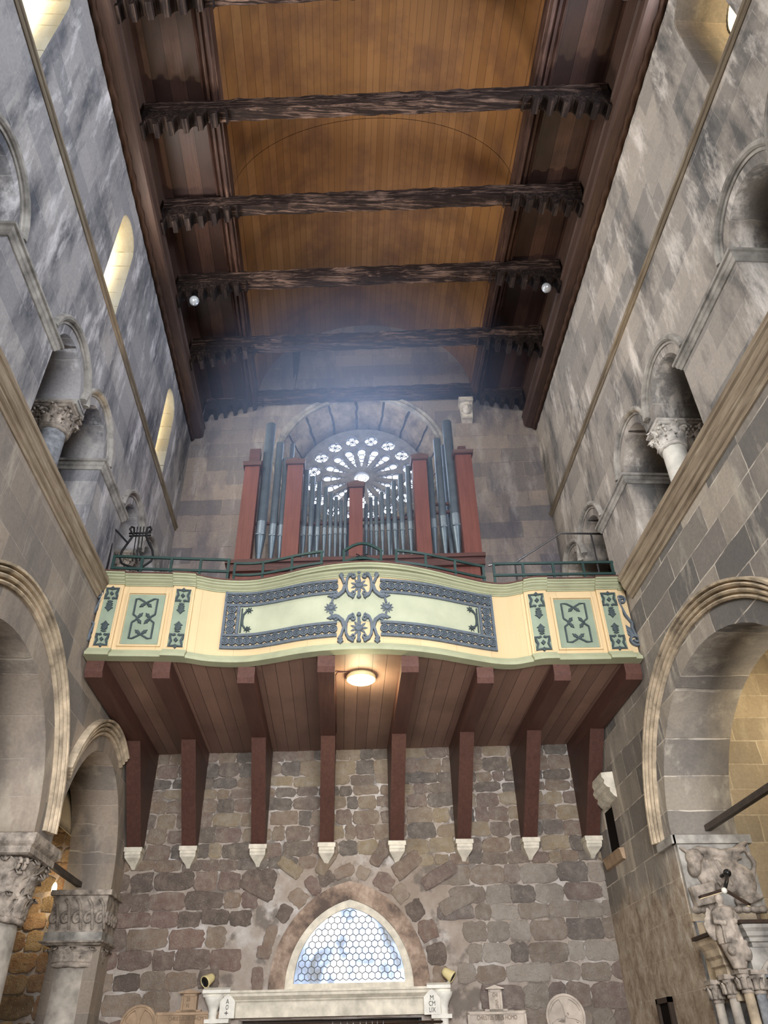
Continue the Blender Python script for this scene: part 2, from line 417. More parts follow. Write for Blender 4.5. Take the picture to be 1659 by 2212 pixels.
M['rail'] = plain('dark_green_rail_paint', (34, 58, 54), 0.45, 0, 0.4, 0.1, 6.0)
M['iron'] = plain('black_iron', (24, 24, 26), 0.55, 0.2, 0.4, 0.15, 10.0)
M['tie'] = plain('grey_tie_rod_paint', (74, 66, 60), 0.6, 0, 0.3, 0.15, 6.0)
M['steel'] = plain('stainless_steel', (170, 172, 178), 0.25, 0.9, 0.5, 0.05, 4.0)
M['beige_paint'] = plain('beige_lamp_paint', (214, 198, 148), 0.45, 0, 0.4, 0.05, 5.0)
M['black_plastic'] = plain('black_plastic', (22, 21, 22), 0.4, 0, 0.4, 0.05, 5.0)
M['brown_wood'] = timber('dark_brown_wood', 'Z', [(34, 24, 18), (52, 38, 28), (66, 48, 36)], 0.5, 0.3, 0.2)
M['curtain'] = plain('dark_red_curtain', (58, 20, 20), 0.85, 0, 0.1, 0.25, 6.0)
M['dark_gap'] = plain('dark_recess', (22, 18, 16), 0.9, 0, 0.1, 0.1, 5.0)
M['floor'] = ashlar('floor_flags', 'y', [(150, 140, 128), (170, 158, 144), (132, 124, 116)], (110, 102, 96), seed=2.0)
M['window_glow'] = emit('sunlit_rose_glass', (222, 234, 255), 4.5)
M['cornice'] = timber('weathered_cornice_stone', 'Y', [(96, 82, 68), (150, 134, 114), (190, 176, 154)], 0.9, 0.1, 0.5, 7.0)
M['string'] = timber('string_course_stone', 'Y', [(84, 76, 66), (124, 112, 96), (164, 152, 134)], 0.9, 0.1, 0.4, 9.0)

M['lining'] = ashlar('window_reveal_stone', 'x', [(222, 214, 190), (232, 225, 204), (212, 202, 176)], (150, 134, 104), seed=7.0, bh=0.42, bw=2.0, mort=0.016, stain=(184, 166, 128), stain_amt=0.6, light=(240, 236, 222), light_amt=0.4)  # paler than the wall stone: sunlight is put into the reveal colour
M['clere_glow'] = emit('clerestory_glass', (255, 250, 238), 13.0)
M['clere_soft'] = emit('clerestory_shaded_glass', (255, 236, 190), 2.2)
M['amber_glow'] = emit('amber_glass', (255, 190, 60), 3.0)
M['lamp_glow'] = emit('lamp_diffuser', (255, 236, 170), 14.0)
M['bulb_glow'] = emit('wall_lamp_glow', (255, 220, 150), 20.0)
M['led_glow'] = emit('led_strip', (255, 226, 180), 0.35)
M['lead'] = plain('lead_came', (78, 80, 86), 0.6, 0.3, 0.4, 0.05, 5.0)
M['glass'] = plain('lamp_glass', (200, 206, 212), 0.08, 0.3, 0.8, 0.05, 5.0)
# ================================================================== SETTING
XL, XLU, XR, XRU = -4.20, -4.42, 4.97, 5.25
ZC = 8.42                                         # top of the lower arcade walls
SK = 0.075                                        # the entrance wall and the roof beams stand slightly askew
def WY(x): return 16.0 - SK * (x + 4.3)
WN = Vector((-SK, -1, 0)).normalized()
def W3(x, z, d=0.0):                              # a point on the entrance wall, d in front of it
    return Vector((x, WY(x), z)) + WN * d
def Lp(X, s):                                     # side-wall placer: u -> Y, v -> Z, w -> into the wall
    return lambda u, v, w: Vector((X + s * w, u, v))
def farp(u, v, w): return W3(u, v, -w)

def arc(cu, cv, a, b, n=24, t0=pi, t1=0.0):
    return [(cu + a * cos(t0 + (t1 - t0) * i / n), cv + b * sin(t0 + (t1 - t0) * i / n)) for i in range(n + 1)]
def pointed(cu, z0, w, h, n=14):
    """pointed arch from left foot over the apex to the right foot"""
    r = (w * w + h * h) / (2 * w); t = math.asin(min(1, h / r)); out = []
    for i in range(n + 1):
        a = t * i / n; out.append((cu - w + r - r * cos(a), z0 + r * sin(a)))
    for i in range(n - 1, -1, -1):
        a = t * i / n; out.append((cu + w - r + r * cos(a), z0 + r * sin(a)))
    return out

# floor
mb = MB(); mb.box(-9, 10, -6, 17, -0.2, 0.0); struct(mb.build('floor', M['floor']))

# entrance wall: rubble below the balcony, coursed stone above
RX, RZ, RR = 0.33, 15.15, 2.2                      # rose recess
LUX, LUZ = 0.16, 2.76                              # lunette
circ = [(RX + RR * cos(2 * pi * i / 64), RZ + RR * sin(2 * pi * i / 64)) for i in range(64)]
struct(fill('wall_far', [[(-8.2, 7.06), (9.5, 7.06), (9.5, 21.4), (-8.2, 21.4)], circ], 1.25, farp, M['far_up']))

t = NT('rubble_mortar', 0.95, 0.1)
p = t.pos(); n1 = t.noise(p, 1.2, 5); n2 = t.noise(p, 9, 6, 0.7)
c = t.ramp(n1, [(0.35, (158, 144, 132)), (0.52, (178, 166, 156)), (0.64, (206, 200, 196))])
c = t.mix(t.math('MULTIPLY', t.ramp(t.noise(p, 1.9, 4), [(0.54, 0.0), (0.62, 1.0)]), 0.75), c, (112, 104, 98))
t.col(t.mix(t.math('MULTIPLY', n2, 0.4), c, (120, 108, 98), 'MULTIPLY')); t.bump(n2, 0.7, 0.04); M['mortar'] = t.mat
t = NT('rubble_stone', 0.95, 0.1)
p = t.pos(); at = t.node('ShaderNodeAttribute', attribute_name='tint')
f1 = t.noise(p, 7, 8, 0.75); f2 = t.noise(p, 28, 6, 0.7); f3 = t.noise(p, 1.1, 4)
c = t.mix(0.7, at.outputs['Color'], t.ramp(f1, [(0.3, (104, 100, 98)), (0.5, (148, 145, 142)), (0.7, (206, 200, 194))]), 'OVERLAY')
c = t.mix(t.math('MULTIPLY', t.ramp(f2, [(0.5, 0.0), (0.72, 1.0)]), 0.4), c, (118, 104, 96))
c = t.mix(t.math('MULTIPLY', t.ramp(f3, [(0.5, 0.0), (0.68, 1.0)]), 0.35), c, (118, 108, 102))
f4 = t.noise(p, 60, 4, 0.7); c = t.mix(t.math('MULTIPLY', t.ramp(f4, [(0.58, 0.0), (0.68, 1.0)]), 0.4), c, (120, 110, 104)); c = t.mix(t.math('MULTIPLY', t.ramp(t.noise(p, 40, 3), [(0.6, 0.0), (0.68, 1.0)]), 0.5), c, (226, 218, 208))
t.col(c); t.bump(t.math('ADD', t.math('MULTIPLY', f1, 1.0), t.math('ADD', t.math('MULTIPLY', f2, 0.5), t.math('MULTIPLY', f4, 0.15))), 1.0, 0.09); M['rubble'] = t.mat

lun_out = pointed(LUX, LUZ, 1.14, 1.40)
o = fill('wall_far_lower', [[(-8.2, 0), (-1.75, 0), (-1.75, 2.33), (1.42, 2.33), (1.42, 0), (9.5, 0), (9.5, 7.06), (-8.2, 7.06)], lun_out], 1.25, farp, M['mortar'])
struct(o)
base_me = o.data
# stones bedded in the mortar, one relief mesh together with the wall
sb = MB()
def in_lunette(x, z, g=0.0):
    w, h = 1.42 + g, 1.70 + g
    if z < LUZ: return abs(x - LUX) < w
    if z > LUZ + h: return False
    r = (w * w + h * h) / (2 * w); dx = abs(x - LUX)
    return dx < w and (dx + r - w) ** 2 + (z - LUZ) ** 2 < r * r
def tone(x, z):
    pal = [(178, 160, 148), (188, 172, 160), (168, 150, 138), (194, 180, 168), (174, 158, 148), (158, 142, 132)]
    if z > 4.7: pal = [(178, 164, 150), (168, 154, 142), (186, 172, 156), (158, 148, 140), (190, 176, 158)]
    if x > 1.9 and z < 4.6: pal = [(188, 178, 170), (196, 188, 180), (178, 166, 158), (184, 174, 166), (170, 160, 154)]
    if x < -4.4: pal = [(182, 156, 118), (196, 170, 130), (166, 140, 104), (200, 178, 140)]
    mean = [sum(c_[i_] for c_ in pal) / len(pal) for i_ in range(3)]; c_ = rnd.choice(pal)
    g_ = sum(c_) / 3; q = lin(tuple(.5 * (.7 * a_ + .3 * b_) + .5 * (.35 * g_ + .65 * a_) for a_, b_ in zip(c_, mean))); k = rnd.uniform(1.22, 1.5)
    return tuple(min(1, v * k) for v in q)
def stone(cx, cz, w, h, rot=0.0, prot=None):
    n = 20; prot = prot or rnd.uniform(0.012, 0.04); jw = min(w, h) * 0.10
    ring = []; ex = rnd.uniform(4, 9); sk = rnd.uniform(-.12, .12)
    for i in range(n):
        a = 2 * pi * (i + .5) / n
        k = 1.0 / max(abs(cos(a)) ** ex + abs(sin(a)) ** ex, 1e-6) ** (1 / ex)
        x = w / 2 * k * cos(a) + rnd.uniform(-jw, jw) * 0.7; z = h / 2 * k * sin(a) * (1 + sk * cos(a)) + rnd.uniform(-jw, jw) * 0.6
        ring.append((x, z))
    V = []
    for sc_, d in ((1.0, -0.015), (0.975, prot * 0.75), (0.90, prot), (0.62, prot * rnd.uniform(0.8, 1.4)), (0.3, prot * rnd.uniform(0.8, 1.4))):
        for x, z in ring:
            X = x * sc_; Z = z * sc_
            V.append(W3(cx + X * cos(rot) - Z * sin(rot), cz + X * sin(rot) + Z * cos(rot), d + (rnd.uniform(-.011, .011) if 0.2 < sc_ < 0.95 else 0)))
    V.append(W3(cx, cz, prot * 1.1)); Fs = []
    for r in range(4):
        for i in range(n):
            j = (i + 1) % n; Fs.append((r * n + i, r * n + j, (r + 1) * n + j, (r + 1) * n + i))
    Fs += [(4 * n + i, 4 * n + (i + 1) % n, 5 * n) for i in range(n)]
    sb.add(V, Fs, 1, True, col=tone(cx, cz))
z = 1.75
while z < 7.0:
    h = rnd.uniform(0.2, 0.34) if z > 4.7 else rnd.uniform(0.26, 0.44)
    x = -7.8
    while x < 5.1:
        w = rnd.uniform(0.26, 0.8) if z < 4.7 else rnd.uniform(0.22, 0.6)
        gap = rnd.choice((0.0, 0.005, 0.01, 0.02, 0.035))
        cx = x + w / 2; hh = h * rnd.uniform(0.9, 1.02)
        edges = [(cx - w / 2, z), (cx + w / 2, z), (cx - w / 2, z + h), (cx + w / 2, z + h), (cx, z + h / 2)]
        bad = any(in_lunette(a, b, 0.42) for a, b in edges) or (z < 2.74 and -2.5 < cx + w / 2 and cx - w / 2 < 2.05)
        if not bad: stone(cx, z + h / 2 + rnd.uniform(-.015, .015), w - gap + 0.012, hh - gap * 0.6 + 0.012, rnd.uniform(-0.05, 0.05))
        x += w
    z += h
# slanting stones that follow the pointed arch
for side in (-1, 1):
    w, h = 1.42 + 0.22, 1.70 + 0.22; r = (w * w + h * h) / (2 * w); T = math.asin(h / r); k = 0.06
    while k < 1.0:
        a = T * k; L = rnd.uniform(0.2, 0.42); hgt = rnd.uniform(0.2, 0.36)
        cx = LUX + side * (w - r + r * cos(a)); cz = LUZ + r * sin(a)
        stone(cx, cz, hgt, L, side * (a - 0.15), rnd.uniform(0.02, 0.045)); k += (L + 0.05) / (r * T)
for cx, cz, L, hh, rot in ((1.85, 4.55, 0.75, 0.26, 0.5), (2.2, 4.1, 0.8, 0.27, 0.42), (1.25, 4.75, 0.6, 0.3, 0.6), (-1.0, 4.75, 0.5, 0.24, -0.6), (-1.6, 4.4, 0.7, 0.28, -0.5), (-0.3, 4.85, 0.55, 0.26, 1.0), (0.75, 4.95, 0.5, 0.25, 0.9)):
    stone(cx, cz, L, hh, rot, 0.07)
bm = bmesh.new(); bm.from_mesh(base_me)
tl = bm.loops.layers.float_color.new('tint')
vs = [bm.verts.new(v) for v in sb.v]
for i, f in enumerate(sb.f):
    fc = bm.faces.new([vs[k] for k in f]); fc.material_index = 1; fc.smooth = True
    cc = sb.col[i]
    for lp in fc.loops: lp[tl] = (*cc, 1)
bm.normal_update(); bm.to_mesh(base_me); bm.free(); base_me.materials.append(M['rubble'])

# dressed stone arch round the lunette
def ring_band(inner, outer, d0, d1, mb, m=0):
    n = len(inner)
    for (A, da), (B, db) in (((inner, d1), (outer, d1)), ((outer, d1), (outer, d0)), ((inner, d1), (inner, d0))):
        mb.grid([[W3(q[0], q[1], da) for q in A], [W3(q[0], q[1], db) for q in B]], m=m, smooth=False)
mb = MB(); ring_band(pointed(LUX, LUZ, 1.145, 1.41), pointed(LUX, LUZ, 1.43, 1.72), -0.05, 0.06, mb)
t = NT('lunette_arch_stone', 0.9, 0.15); p = t.pos(); f = t.noise(p, 2.2, 7, 0.7)
t.col(t.ramp(f, [(0.36, (92, 80, 74)), (0.5, (140, 120, 106)), (0.62, (176, 156, 140))])); t.bump(t.noise(p, 20, 5), 0.4, 0.02)
struct(mb.build('trim_1', t.mat))

# side walls: lower arcade
A1L = (8.95, 4.3, 2.08, 1.88); A2L = (13.55, 4.3, 1.76, 1.88); A1R = (9.38, 4.3, 2.42, 2.0)
left = [(-6, 0), (A1L[0] - A1L[2], 0)] + arc(*A1L) + [(11.12, 4.28), (11.78, 4.28)] + arc(*A2L) + [(15.31, 0), (16.3, 0), (16.3, ZC), (-6, ZC)]
struct(fill('wall_left', [left], 0.86, Lp(XL, -1), [M['left_low']]))
right = [(-6, 0), (A1R[0] - A1R[2], 0)] + arc(*A1R) + [(11.8, 0), (15.6, 0), (15.6, ZC), (-6, ZC)]
slot = [(14.16, 4.66), (14.72, 4.66), (14.72, 5.46), (14.16, 5.46)]
struct(fill('wall_right', [right, slot], 1.03, Lp(XR, 1), M['right_low']))

# side walls: gallery and clerestory
def bifora(c1, c2, r, zs=10.45, z0=8.6):
    return [(c1 - r, z0), (c1 - r, zs)] + arc(c1, zs, r, r, 18)[1:] + [(c2 - r, zs)] + arc(c2, zs, r, r, 18)[1:] + [(c2 + r, z0)]
def lancet(c, w, z0, z1):
    return [(c - w, z0), (c - w, z1 - w)] + arc(c, z1 - w, w, w, 16)[1:] + [(c + w, z0)]
GL = [(3.62, 5.24), (8.37, 9.93), (12.75, 14.32)]; GR = [(3.72, 5.32), (8.5, 10.15), (13.0, 14.4)]
GRAD = 0.61
WINL = [4.45, 8.93, 13.62]; WINR = [4.42]
upl = [[(-6, ZC), (16.3, ZC), (16.3, 16.7), (-6, 16.7)]] + [bifora(a, b, GRAD) for a, b in GL] + [lancet(c, 0.45, 12.95, 15.35) for c in WINL]
struct(fill('wall_left_gallery', upl, 0.95, Lp(XLU, -1), M['left_up']))
upr = [[(-6, ZC), (15.6, ZC), (15.6, 16.7), (-6, 16.7)]] + [bifora(a, b, GRAD, 10.52) for a, b in GR] + [lancet(c, 0.47, 13.0, 15.6) for c in WINR]
struct(fill('wall_right_gallery', upr, 0.95, Lp(XRU, 1), M['right_up']))

# aisles and galleries beyond
mb = MB(); mb.box(-8.0, -7.7, -6, 17, 0, 12.4); struct(mb.build('wall_left_outer', M['left_low']))
mb = MB(); mb.box(8.6, 8.9, -6, 17, 0, 12.4); struct(mb.build('wall_right_outer', M['right_low']))
mb = MB(); mb.box(-8, -5.07, -6, 16.3, 8.0, 8.41); struct(mb.build('floor_left_gallery', M['plaster']))
mb = MB(); mb.box(6.01, 8.9, -6, 15.7, 8.0, 8.41); struct(mb.build('floor_right_gallery', M['aisle']))
mb = MB(); mb.box(-8, -5.38, -6, 16.3, 12.0, 12.3); struct(mb.build('ceiling_left_gallery', M['deck']))
mb = MB(); mb.box(6.21, 8.9, -6, 15.7, 12.0, 12.3); struct(mb.build('ceiling_right_gallery', M['deck']))
# cross wall of the right aisle (rough yellowish stone) and a plastered vault springing in the left aisle
mb = MB(); mb.box(6.0, 8.6, 12.15, 12.6, 0, 8.0); struct(mb.build('wall_right_aisle', M['aisle']))
mb = MB()
rows = []
for i in range(17):
    a = pi * i / 16
    rows.append([(-5.07 - 1.25 + 1.25 * cos(a), y, 5.2 + 1.3 * sin(a)) for y in (11.9, 16.1)])
rows2 = [[(x, y, z + 0.2) for (x, y, z) in r] for r in rows]
mb.grid(rows + rows2[::-1], cu=True, m=0)
struct(mb.build('ceiling_left_aisle', M['plaster']))

# lower cornices
def run_profile(X, s, prof, y0, y1, mb, m=0, n=1):
    """moulding run along Y: prof = (out, z) pairs, closed against the wall"""
    rows = []
    for k in range(n + 1):
        y = y0 + (y1 - y0) * k / n
        rows.append([(X + s * d, y, z) for d, z in prof])
    mb.grid(rows, cv=True, m=m, smooth=False, caps=True)
corn = [(-0.06, 8.06), (0.02, 8.07), (0.03, 8.11), (0.06, 8.13), (0.07, 8.19), (0.09, 8.20), (0.12, 8.27), (0.125, 8.33), (0.15, 8.345), (0.15, 8.42), (-0.3, 8.45)]
mb = MB(); run_profile(XL, 1, corn, -6, 11.22, mb); struct(mb.build('trim_2', M['cornice']))
mb = MB(); run_profile(XR, -1, [(d * 1.2, z_ + (z_ - 8.06) * 0.25) for d, z_ in corn], -6, 11.1, mb); struct(mb.build('trim_3', M['cornice']))
strc = [(-0.05, 12.80), (0.02, 12.81), (0.035, 12.84), (0.035, 12.87), (0.06, 12.885), (0.07, 12.92), (0.06, 12.95), (0.035, 12.955), (0.03, 12.985), (-0.05, 13.0)]
mb = MB(); run_profile(XLU, 1, strc, -6, 16.0, mb); struct(mb.build('trim_4', M['string']))
mb = MB(); run_profile(XRU, -1, [(d, z_ + 0.06) for d, z_ in strc], -6, 15.27, mb); struct(mb.build('trim_5', M['string']))

# mouldings of the big arches
def sweep_arch(X, s, cu, zs, a, b, prof, mb, t0=pi, t1=0.0, n=40, m=0, legs=0.0):
    path = []
    if legs: path.append((cu + a * cos(t0), zs - legs, cos(t0), 0.0))
    for i in range(n + 1):
        tt = t0 + (t1 - t0) * i / n
        nx, nz = cos(tt) / a, sin(tt) / b; L = sqrt(nx * nx + nz * nz)
        path.append((cu + a * cos(tt), zs + b * sin(tt), nx / L, nz / L))
    if legs: path.append((cu + a * cos(t1), zs - legs, cos(t1), 0.0))
    rows = [[(X + s * d, y + ny * r, z + nz * r) for r, d in prof] for y, z, ny, nz in path]
    mb.grid(rows, cv=True, m=m, smooth=False, caps=True)
archv = [(-0.14, -0.03), (-0.14, 0.035), (-0.115, 0.055), (-0.095, 0.05), (-0.085, 0.015), (-0.07, 0.015), (-0.062, 0.065), (-0.035, 0.08), (-0.015, 0.065), (-0.008, 0.03), (0.006, 0.03), (0.014, 0.09), (0.04, 0.11), (0.058, 0.095), (0.064, 0.055), (0.078, 0.055), (0.086, 0.12), (0.12, 0.125), (0.13, -0.03)]
mb = MB(); sweep_arch(XL, 1, A1L[0], A1L[1], A1L[2] + 0.42, A1L[3] + 0.55, archv, mb, t0=pi, t1=0.03); struct(mb.build('trim_6', M['trim']))
mb = MB(); sweep_arch(XL, 1, A2L[0], A2L[1], A2L[2] + 0.30, A2L[3] + 0.40, archv, mb, t0=pi - 0.45, t1=1.12); struct(mb.build('trim_7', M['trim']))
mb = MB(); sweep_arch(XR, -1, A1R[0], A1R[1], A1R[2] + 0.42, A1R[3] + 0.45, archv, mb, t0=pi, t1=0.02); struct(mb.build('trim_8', M['trim']))

# gallery arch mouldings and impost courses
roll = [(-0.09, -0.03), (-0.09, 0.02), (-0.05, 0.03), (-0.045, 0.055), (-0.02, 0.085), (0.02, 0.095), (0.05, 0.075), (0.06, 0.02), (0.06, -0.03)]
imp = [(-0.06, -0.17), (0.02, -0.16), (0.04, -0.11), (0.06, -0.09), (0.07, -0.03), (0.10, -0.02), (0.10, 0.03), (-0.06, 0.03)]
def gallery(X, s, G, zs, first, mat, pier_ends):
    k = first
    for c1, c2 in G:
        for c in (c1, c2):
            mb = MB(); sweep_arch(X, s, c, zs, GRAD + 0.24, GRAD + 0.24, roll, mb, t0=pi - 0.12, t1=0.12, n=26)
            struct(mb.build('trim_%d' % k, mat)); k += 1
    for y0, y1 in pier_ends:                       # impost courses across the pier faces, returning into the openings
        mb = MB()
        ring_ = [[(X + s * d, y0 - d, zs + z), (X + s * d, y1 + d, zs + z)] for d, z in imp]
        for a in range(len(ring_)):
            b = (a + 1) % len(ring_)
            mb.add([ring_[a][0], ring_[a][1], ring_[b][1], ring_[b][0]], [(0, 1, 2, 3)])
        for (yy, sg) in ((y0, -1), (y1, 1)):
            rows = [[(X + s * d, yy + sg * d, zs + z) for d, z in imp], [(X - s * 0.9, yy + sg * d, zs + z) for d, z in imp]]
            mb.grid(rows, cv=True, smooth=False, caps=True)
        struct(mb.build('trim_%d' % k, mat)); k += 1
    return k
k = gallery(XLU, 1, GL, 10.45, 9, M['trim_grey'], [(5.24 + GRAD, 8.37 - GRAD), (9.93 + GRAD, 12.75 - GRAD)])
k = gallery(XRU, -1, GR, 10.52, k, M['trim_grey'], [(5.32 + GRAD, 8.5 - GRAD), (10.15 + GRAD, 13.0 - GRAD)])

# clerestory windows: glass set at the outside of deep openings, iron frame
wi = 1
def clere(X, s, c, w, z0, z1, glow, lower=None):
    global wi
    pts_ = lancet(c, w, z0, z1)
    struct(fill('trim_%d' % (60 + wi), [lancet(c, w + 0.004, z0 - 0.004, z1 + 0.004), [(c - (c - y) * 0.97, z0 + 0.01 + (z_ - z0) * 0.99 * 0.995) for y, z_ in pts_]], 0.88, Lp(X - s * 0.89, s), M['lining'] if s < 0 else M['pier']))
    o = fill('window_%d' % wi, [lancet(c, w + 0.03, z0 - 0.03, z1 + 0.03)], 0.03, Lp(X, s), glow); struct(o)
    fr = MB(); pts = lancet(c, w, z0, z1)
    fr.tube([(X - s * 0.02, y, z) for y, z in pts], 0.03, 6, True)
    for zz in (z0 + 0.6, z0 + 1.2, z0 + 1.8): fr.box(X - s * 0.02 - 0.012, X - s * 0.02 + 0.012, c - w, c + w, zz - 0.012, zz + 0.012)
    fr.build('window_frame', M['iron'], o); wi += 1
for c in WINL: clere(XLU - 0.90, -1, c, 0.45, 12.95, 15.35, M['clere_glow'])
for c in WINR: clere(XRU + 0.90, 1, c, 0.47, 13.0, 15.6, M['clere_soft'])

# rose window: splayed recess, pierced stone disc, bright glass
RD, RI = 1.0, 1.80
mb = MB(); n = 96; rows = []
def splay_pt(a, k, tt=0.0):
    r = RR + (RI - RR) * k
    return W3(RX + r * cos(a), RZ + r * sin(a), -RD * k)
for kk in (-0.02, 0.5, 1.0): rows.append([splay_pt(2 * pi * i / n, kk) for i in range(n)])
rows.append([W3(RX + (RR + 0.02) * cos(2 * pi * i / n), RZ + (RR + 0.02) * sin(2 * pi * i / n), -RD) for i in range(n)])
mb.grid(rows, cv=True, smooth=True)
t = NT('rose_splay_stone', 0.9, 0.15); p = t.pos(); o_ = t.sep(p)
ang = t.math('ARCTAN2', t.math('SUBTRACT', o_['X'], RX), t.math('SUBTRACT', o_['Z'], RZ))
seg = t.math('ADD', t.math('MULTIPLY', ang, 8.5 / pi), t.math('MULTIPLY', t.noise(p, 2, 2), 0.25)); fr = t.math('FRACT', seg)
e = t.math('LESS_THAN', t.math('MINIMUM', fr, t.math('SUBTRACT', 1.0, fr)), 0.045)
c = t.ramp(t.noise(p, 3.0, 7, 0.7), [(0.34, (112, 104, 104)), (0.6, (176, 166, 158))])
t.col(t.mix(e, c, (40, 38, 42))); t.bump(t.noise(p, 18, 5), 0.4, 0.02)
struct(mb.build('trim_%d' % k, t.mat)); k += 1
# hood moulding round the recess
mb = MB(); rows = []
for i in range(n):
    a = 2 * pi * i / n
    rows.append([W3(RX + r * cos(a), RZ + r * sin(a), d) for r, d in ((RR - 0.01, -0.02), (RR - 0.01, 0.06), (RR + 0.05, 0.10), (RR + 0.10, 0.07), (RR + 0.16, 0.12), (RR + 0.2, 0.10), (RR + 0.21, -0.02))])
mb.grid(rows, cu=True, smooth=False); struct(mb.build('trim_%d' % k, M['trim_grey'])); k += 1
disc = [[(RX + 1.82 * cos(2 * pi * i / 72), RZ + 1.82 * sin(2 * pi * i / 72)) for i in range(72)]]
for i in range(16):                                # quatrefoil roundels
    a = pi / 2 + (i + 0.5) * pi / 8; cx, cz = RX + 1.40 * cos(a), RZ + 1.40 * sin(a)
    disc.append([(cx + 0.205 * cos(2 * pi * q / 20), cz + 0.205 * sin(2 * pi * q / 20)) for q in range(20)])
for i in range(16):                                # petals
    a = pi / 2 + i * pi / 8; ca, sa = cos(a), sin(a); poly = []
    for r, w in ((0.40, 0.018), (0.92, 0.125), (1.02, 0.125), (1.10, 0.085), (1.135, 0.0)):
        poly.append((r, w))
    poly = poly + [(r, -w) for r, w in poly[-2::-1]]
    disc.append([(RX + r * ca - w * sa, RZ + r * sa + w * ca) for r, w in poly])
disc.append([(RX + 0.22 * cos(2 * pi * q / 28), RZ + 0.22 * sin(2 * pi * q / 28)) for q in range(28)])
M['rose_stone'] = plain('rose_tracery_stone', (122, 122, 128), .9, 0, .1, .2, 5.0, .2)  # darker than the grey mouldings: backlit shade is put into this colour
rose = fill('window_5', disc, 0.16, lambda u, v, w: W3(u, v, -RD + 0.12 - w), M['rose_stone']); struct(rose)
mb = MB()                                          # cusps inside the openings
for i in range(16):
    a = pi / 2 + (i + 0.5) * pi / 8; cx, cz = RX + 1.40 * cos(a), RZ + 1.40 * sin(a)
    for q in range(4):
        b = a + q * pi / 2
        pts = [W3(cx + 0.1 * cos(b) + 0.098 * cos(b + s_), cz + 0.1 * sin(b) + 0.098 * sin(b + s_), -RD + 0.05) for s_ in [2 * pi * j / 14 for j in range(14)]]
        mb.tube(pts, 0.013, 5, True)
    a = pi / 2 + i * pi / 8
    for r0, rr in ((0.98, 0.115), (0.79, 0.09), (0.64, 0.065), (0.53, 0.045)):
        cx, cz = RX + r0 * cos(a), RZ + r0 * sin(a)
        mb.tube([W3(cx + rr * cos(2 * pi * j / 14), cz + rr * sin(2 * pi * j / 14), -RD + 0.05) for j in range(14)], 0.012, 5, True)
mb.tube([W3(RX + 0.13 * cos(2 * pi * j / 20), RZ + 0.13 * sin(2 * pi * j / 20), -RD + 0.05) for j in range(20)], 0.01, 5, True)
mb.build('tracery', M['lead'], rose)
mb = MB(); mb.grid([[W3(RX + r * cos(2 * pi * i / 48), RZ + r * sin(2 * pi * i / 48), -RD - 0.06 - dd) for i in range(48)] for r, dd in ((1.80, 0), (1.80, 0.03))], cv=True, caps=True)
mb.build('window_glass', M['window_glow'], rose)

# lunette over the door: frame, hexagon leading, glass
lf = MB(); ring_band(pointed(LUX, LUZ + 0.075, 0.99, 1.20), pointed(LUX, LUZ - 0.01, 1.15, 1.42), -0.06, 0.02, lf)
lf.prism([W3(LUX - 1.14, LUZ - 0.012, 0.03), W3(LUX + 1.14, LUZ - 0.012, 0.03), W3(LUX + 1.14, LUZ + 0.08, 0.03), W3(LUX - 1.14, LUZ + 0.08, 0.03)], -WN * 0.09)
lun = lf.build('window_6', M['lime']); struct(lun)
t = NT('lunette_glass', 0.4, 0.4); p = t.pos(); nz = t.noise(t.map(p, (1, 1, 0.9)), 2.3, 3, 0.5, 0.6)
c = t.ramp(nz, [(0.34, (108, 114, 122)), (0.44, (140, 158, 190)), (0.52, (190, 204, 228)), (0.62, (255, 255, 255))]); t.col(c)
t.L(c, t.b.inputs['Emission Color']); t.b.inputs['Emission Strength'].default_value = 0.8
fill('window_glass', [pointed(LUX, LUZ + 0.07, 1.0, 1.21)], 0.02, lambda u, v, w: W3(u, v, -0.05 - w), t.mat, lun)
hx = MB(); s_ = 0.066; inner = lambda x, z: (lambda w, h: z > LUZ + 0.075 and abs(x - LUX) < w and z < LUZ + 0.075 + h and (abs(x - LUX) + (w * w + h * h) / (2 * w) - w) ** 2 + (z - LUZ - 0.075) ** 2 < ((w * w + h * h) / (2 * w)) ** 2)(0.985, 1.195)
for r in range(-1, 14):
    for q in range(-11, 12):
        cx = LUX + (q + 0.5 * (r % 2)) * s_ * sqrt(3); cz = LUZ + 0.09 + r * 1.5 * s_
        P = [(cx + s_ * sin(pi / 3 * j), cz + s_ * cos(pi / 3 * j)) for j in range(6)]
        for j in range(3):
            a, b = P[j], P[j + 1]
            if inner(*a) and inner(*b): hx.bar(W3(*a, -0.045), W3(*b, -0.045), 0.013, 0.008, up=WN)
hx.build('leading', M['lead'], lun)

# ------------------------------------------------------------------ roof
BX, BZ, BR = 0.45, 17.5, 3.15
def beam_y(yb, x): return yb - 0.082 * (x - 0.4)
mb = MB(); rows = []
for i in range(49):
    a = pi - pi * i / 48
    for_r = []
    rows.append([(BX + BR * cos(a), 3.2, BZ + BR * sin(a)), (BX + BR * cos(a), 16.4, BZ + BR * sin(a))])
rows2 = [[(BX + (BR + 0.12) * (q[0] - BX) / BR, q[1], BZ + (BR + 0.12) * (q[2] - BZ) / BR) for q in r] for r in rows]
mb.grid(rows + rows2[::-1], cu=True, smooth=True)
struct(mb.build('ceiling', M['barrel']))
mb = MB()                                          # butt joint of the vault boards
rows = []
for i in range(41):
    a = pi - pi * i / 40; x = BX + (BR - 0.004) * cos(a); y = beam_y(9.15, x)
    rows.append([(x, y - 0.004, BZ + (BR - 0.004) * sin(a)), (x, y + 0.004, BZ + (BR - 0.004) * sin(a)), (x, y + 0.004, BZ + (BR + 0.02) * sin(a)), (x, y - 0.004, BZ + (BR + 0.02) * sin(a))])
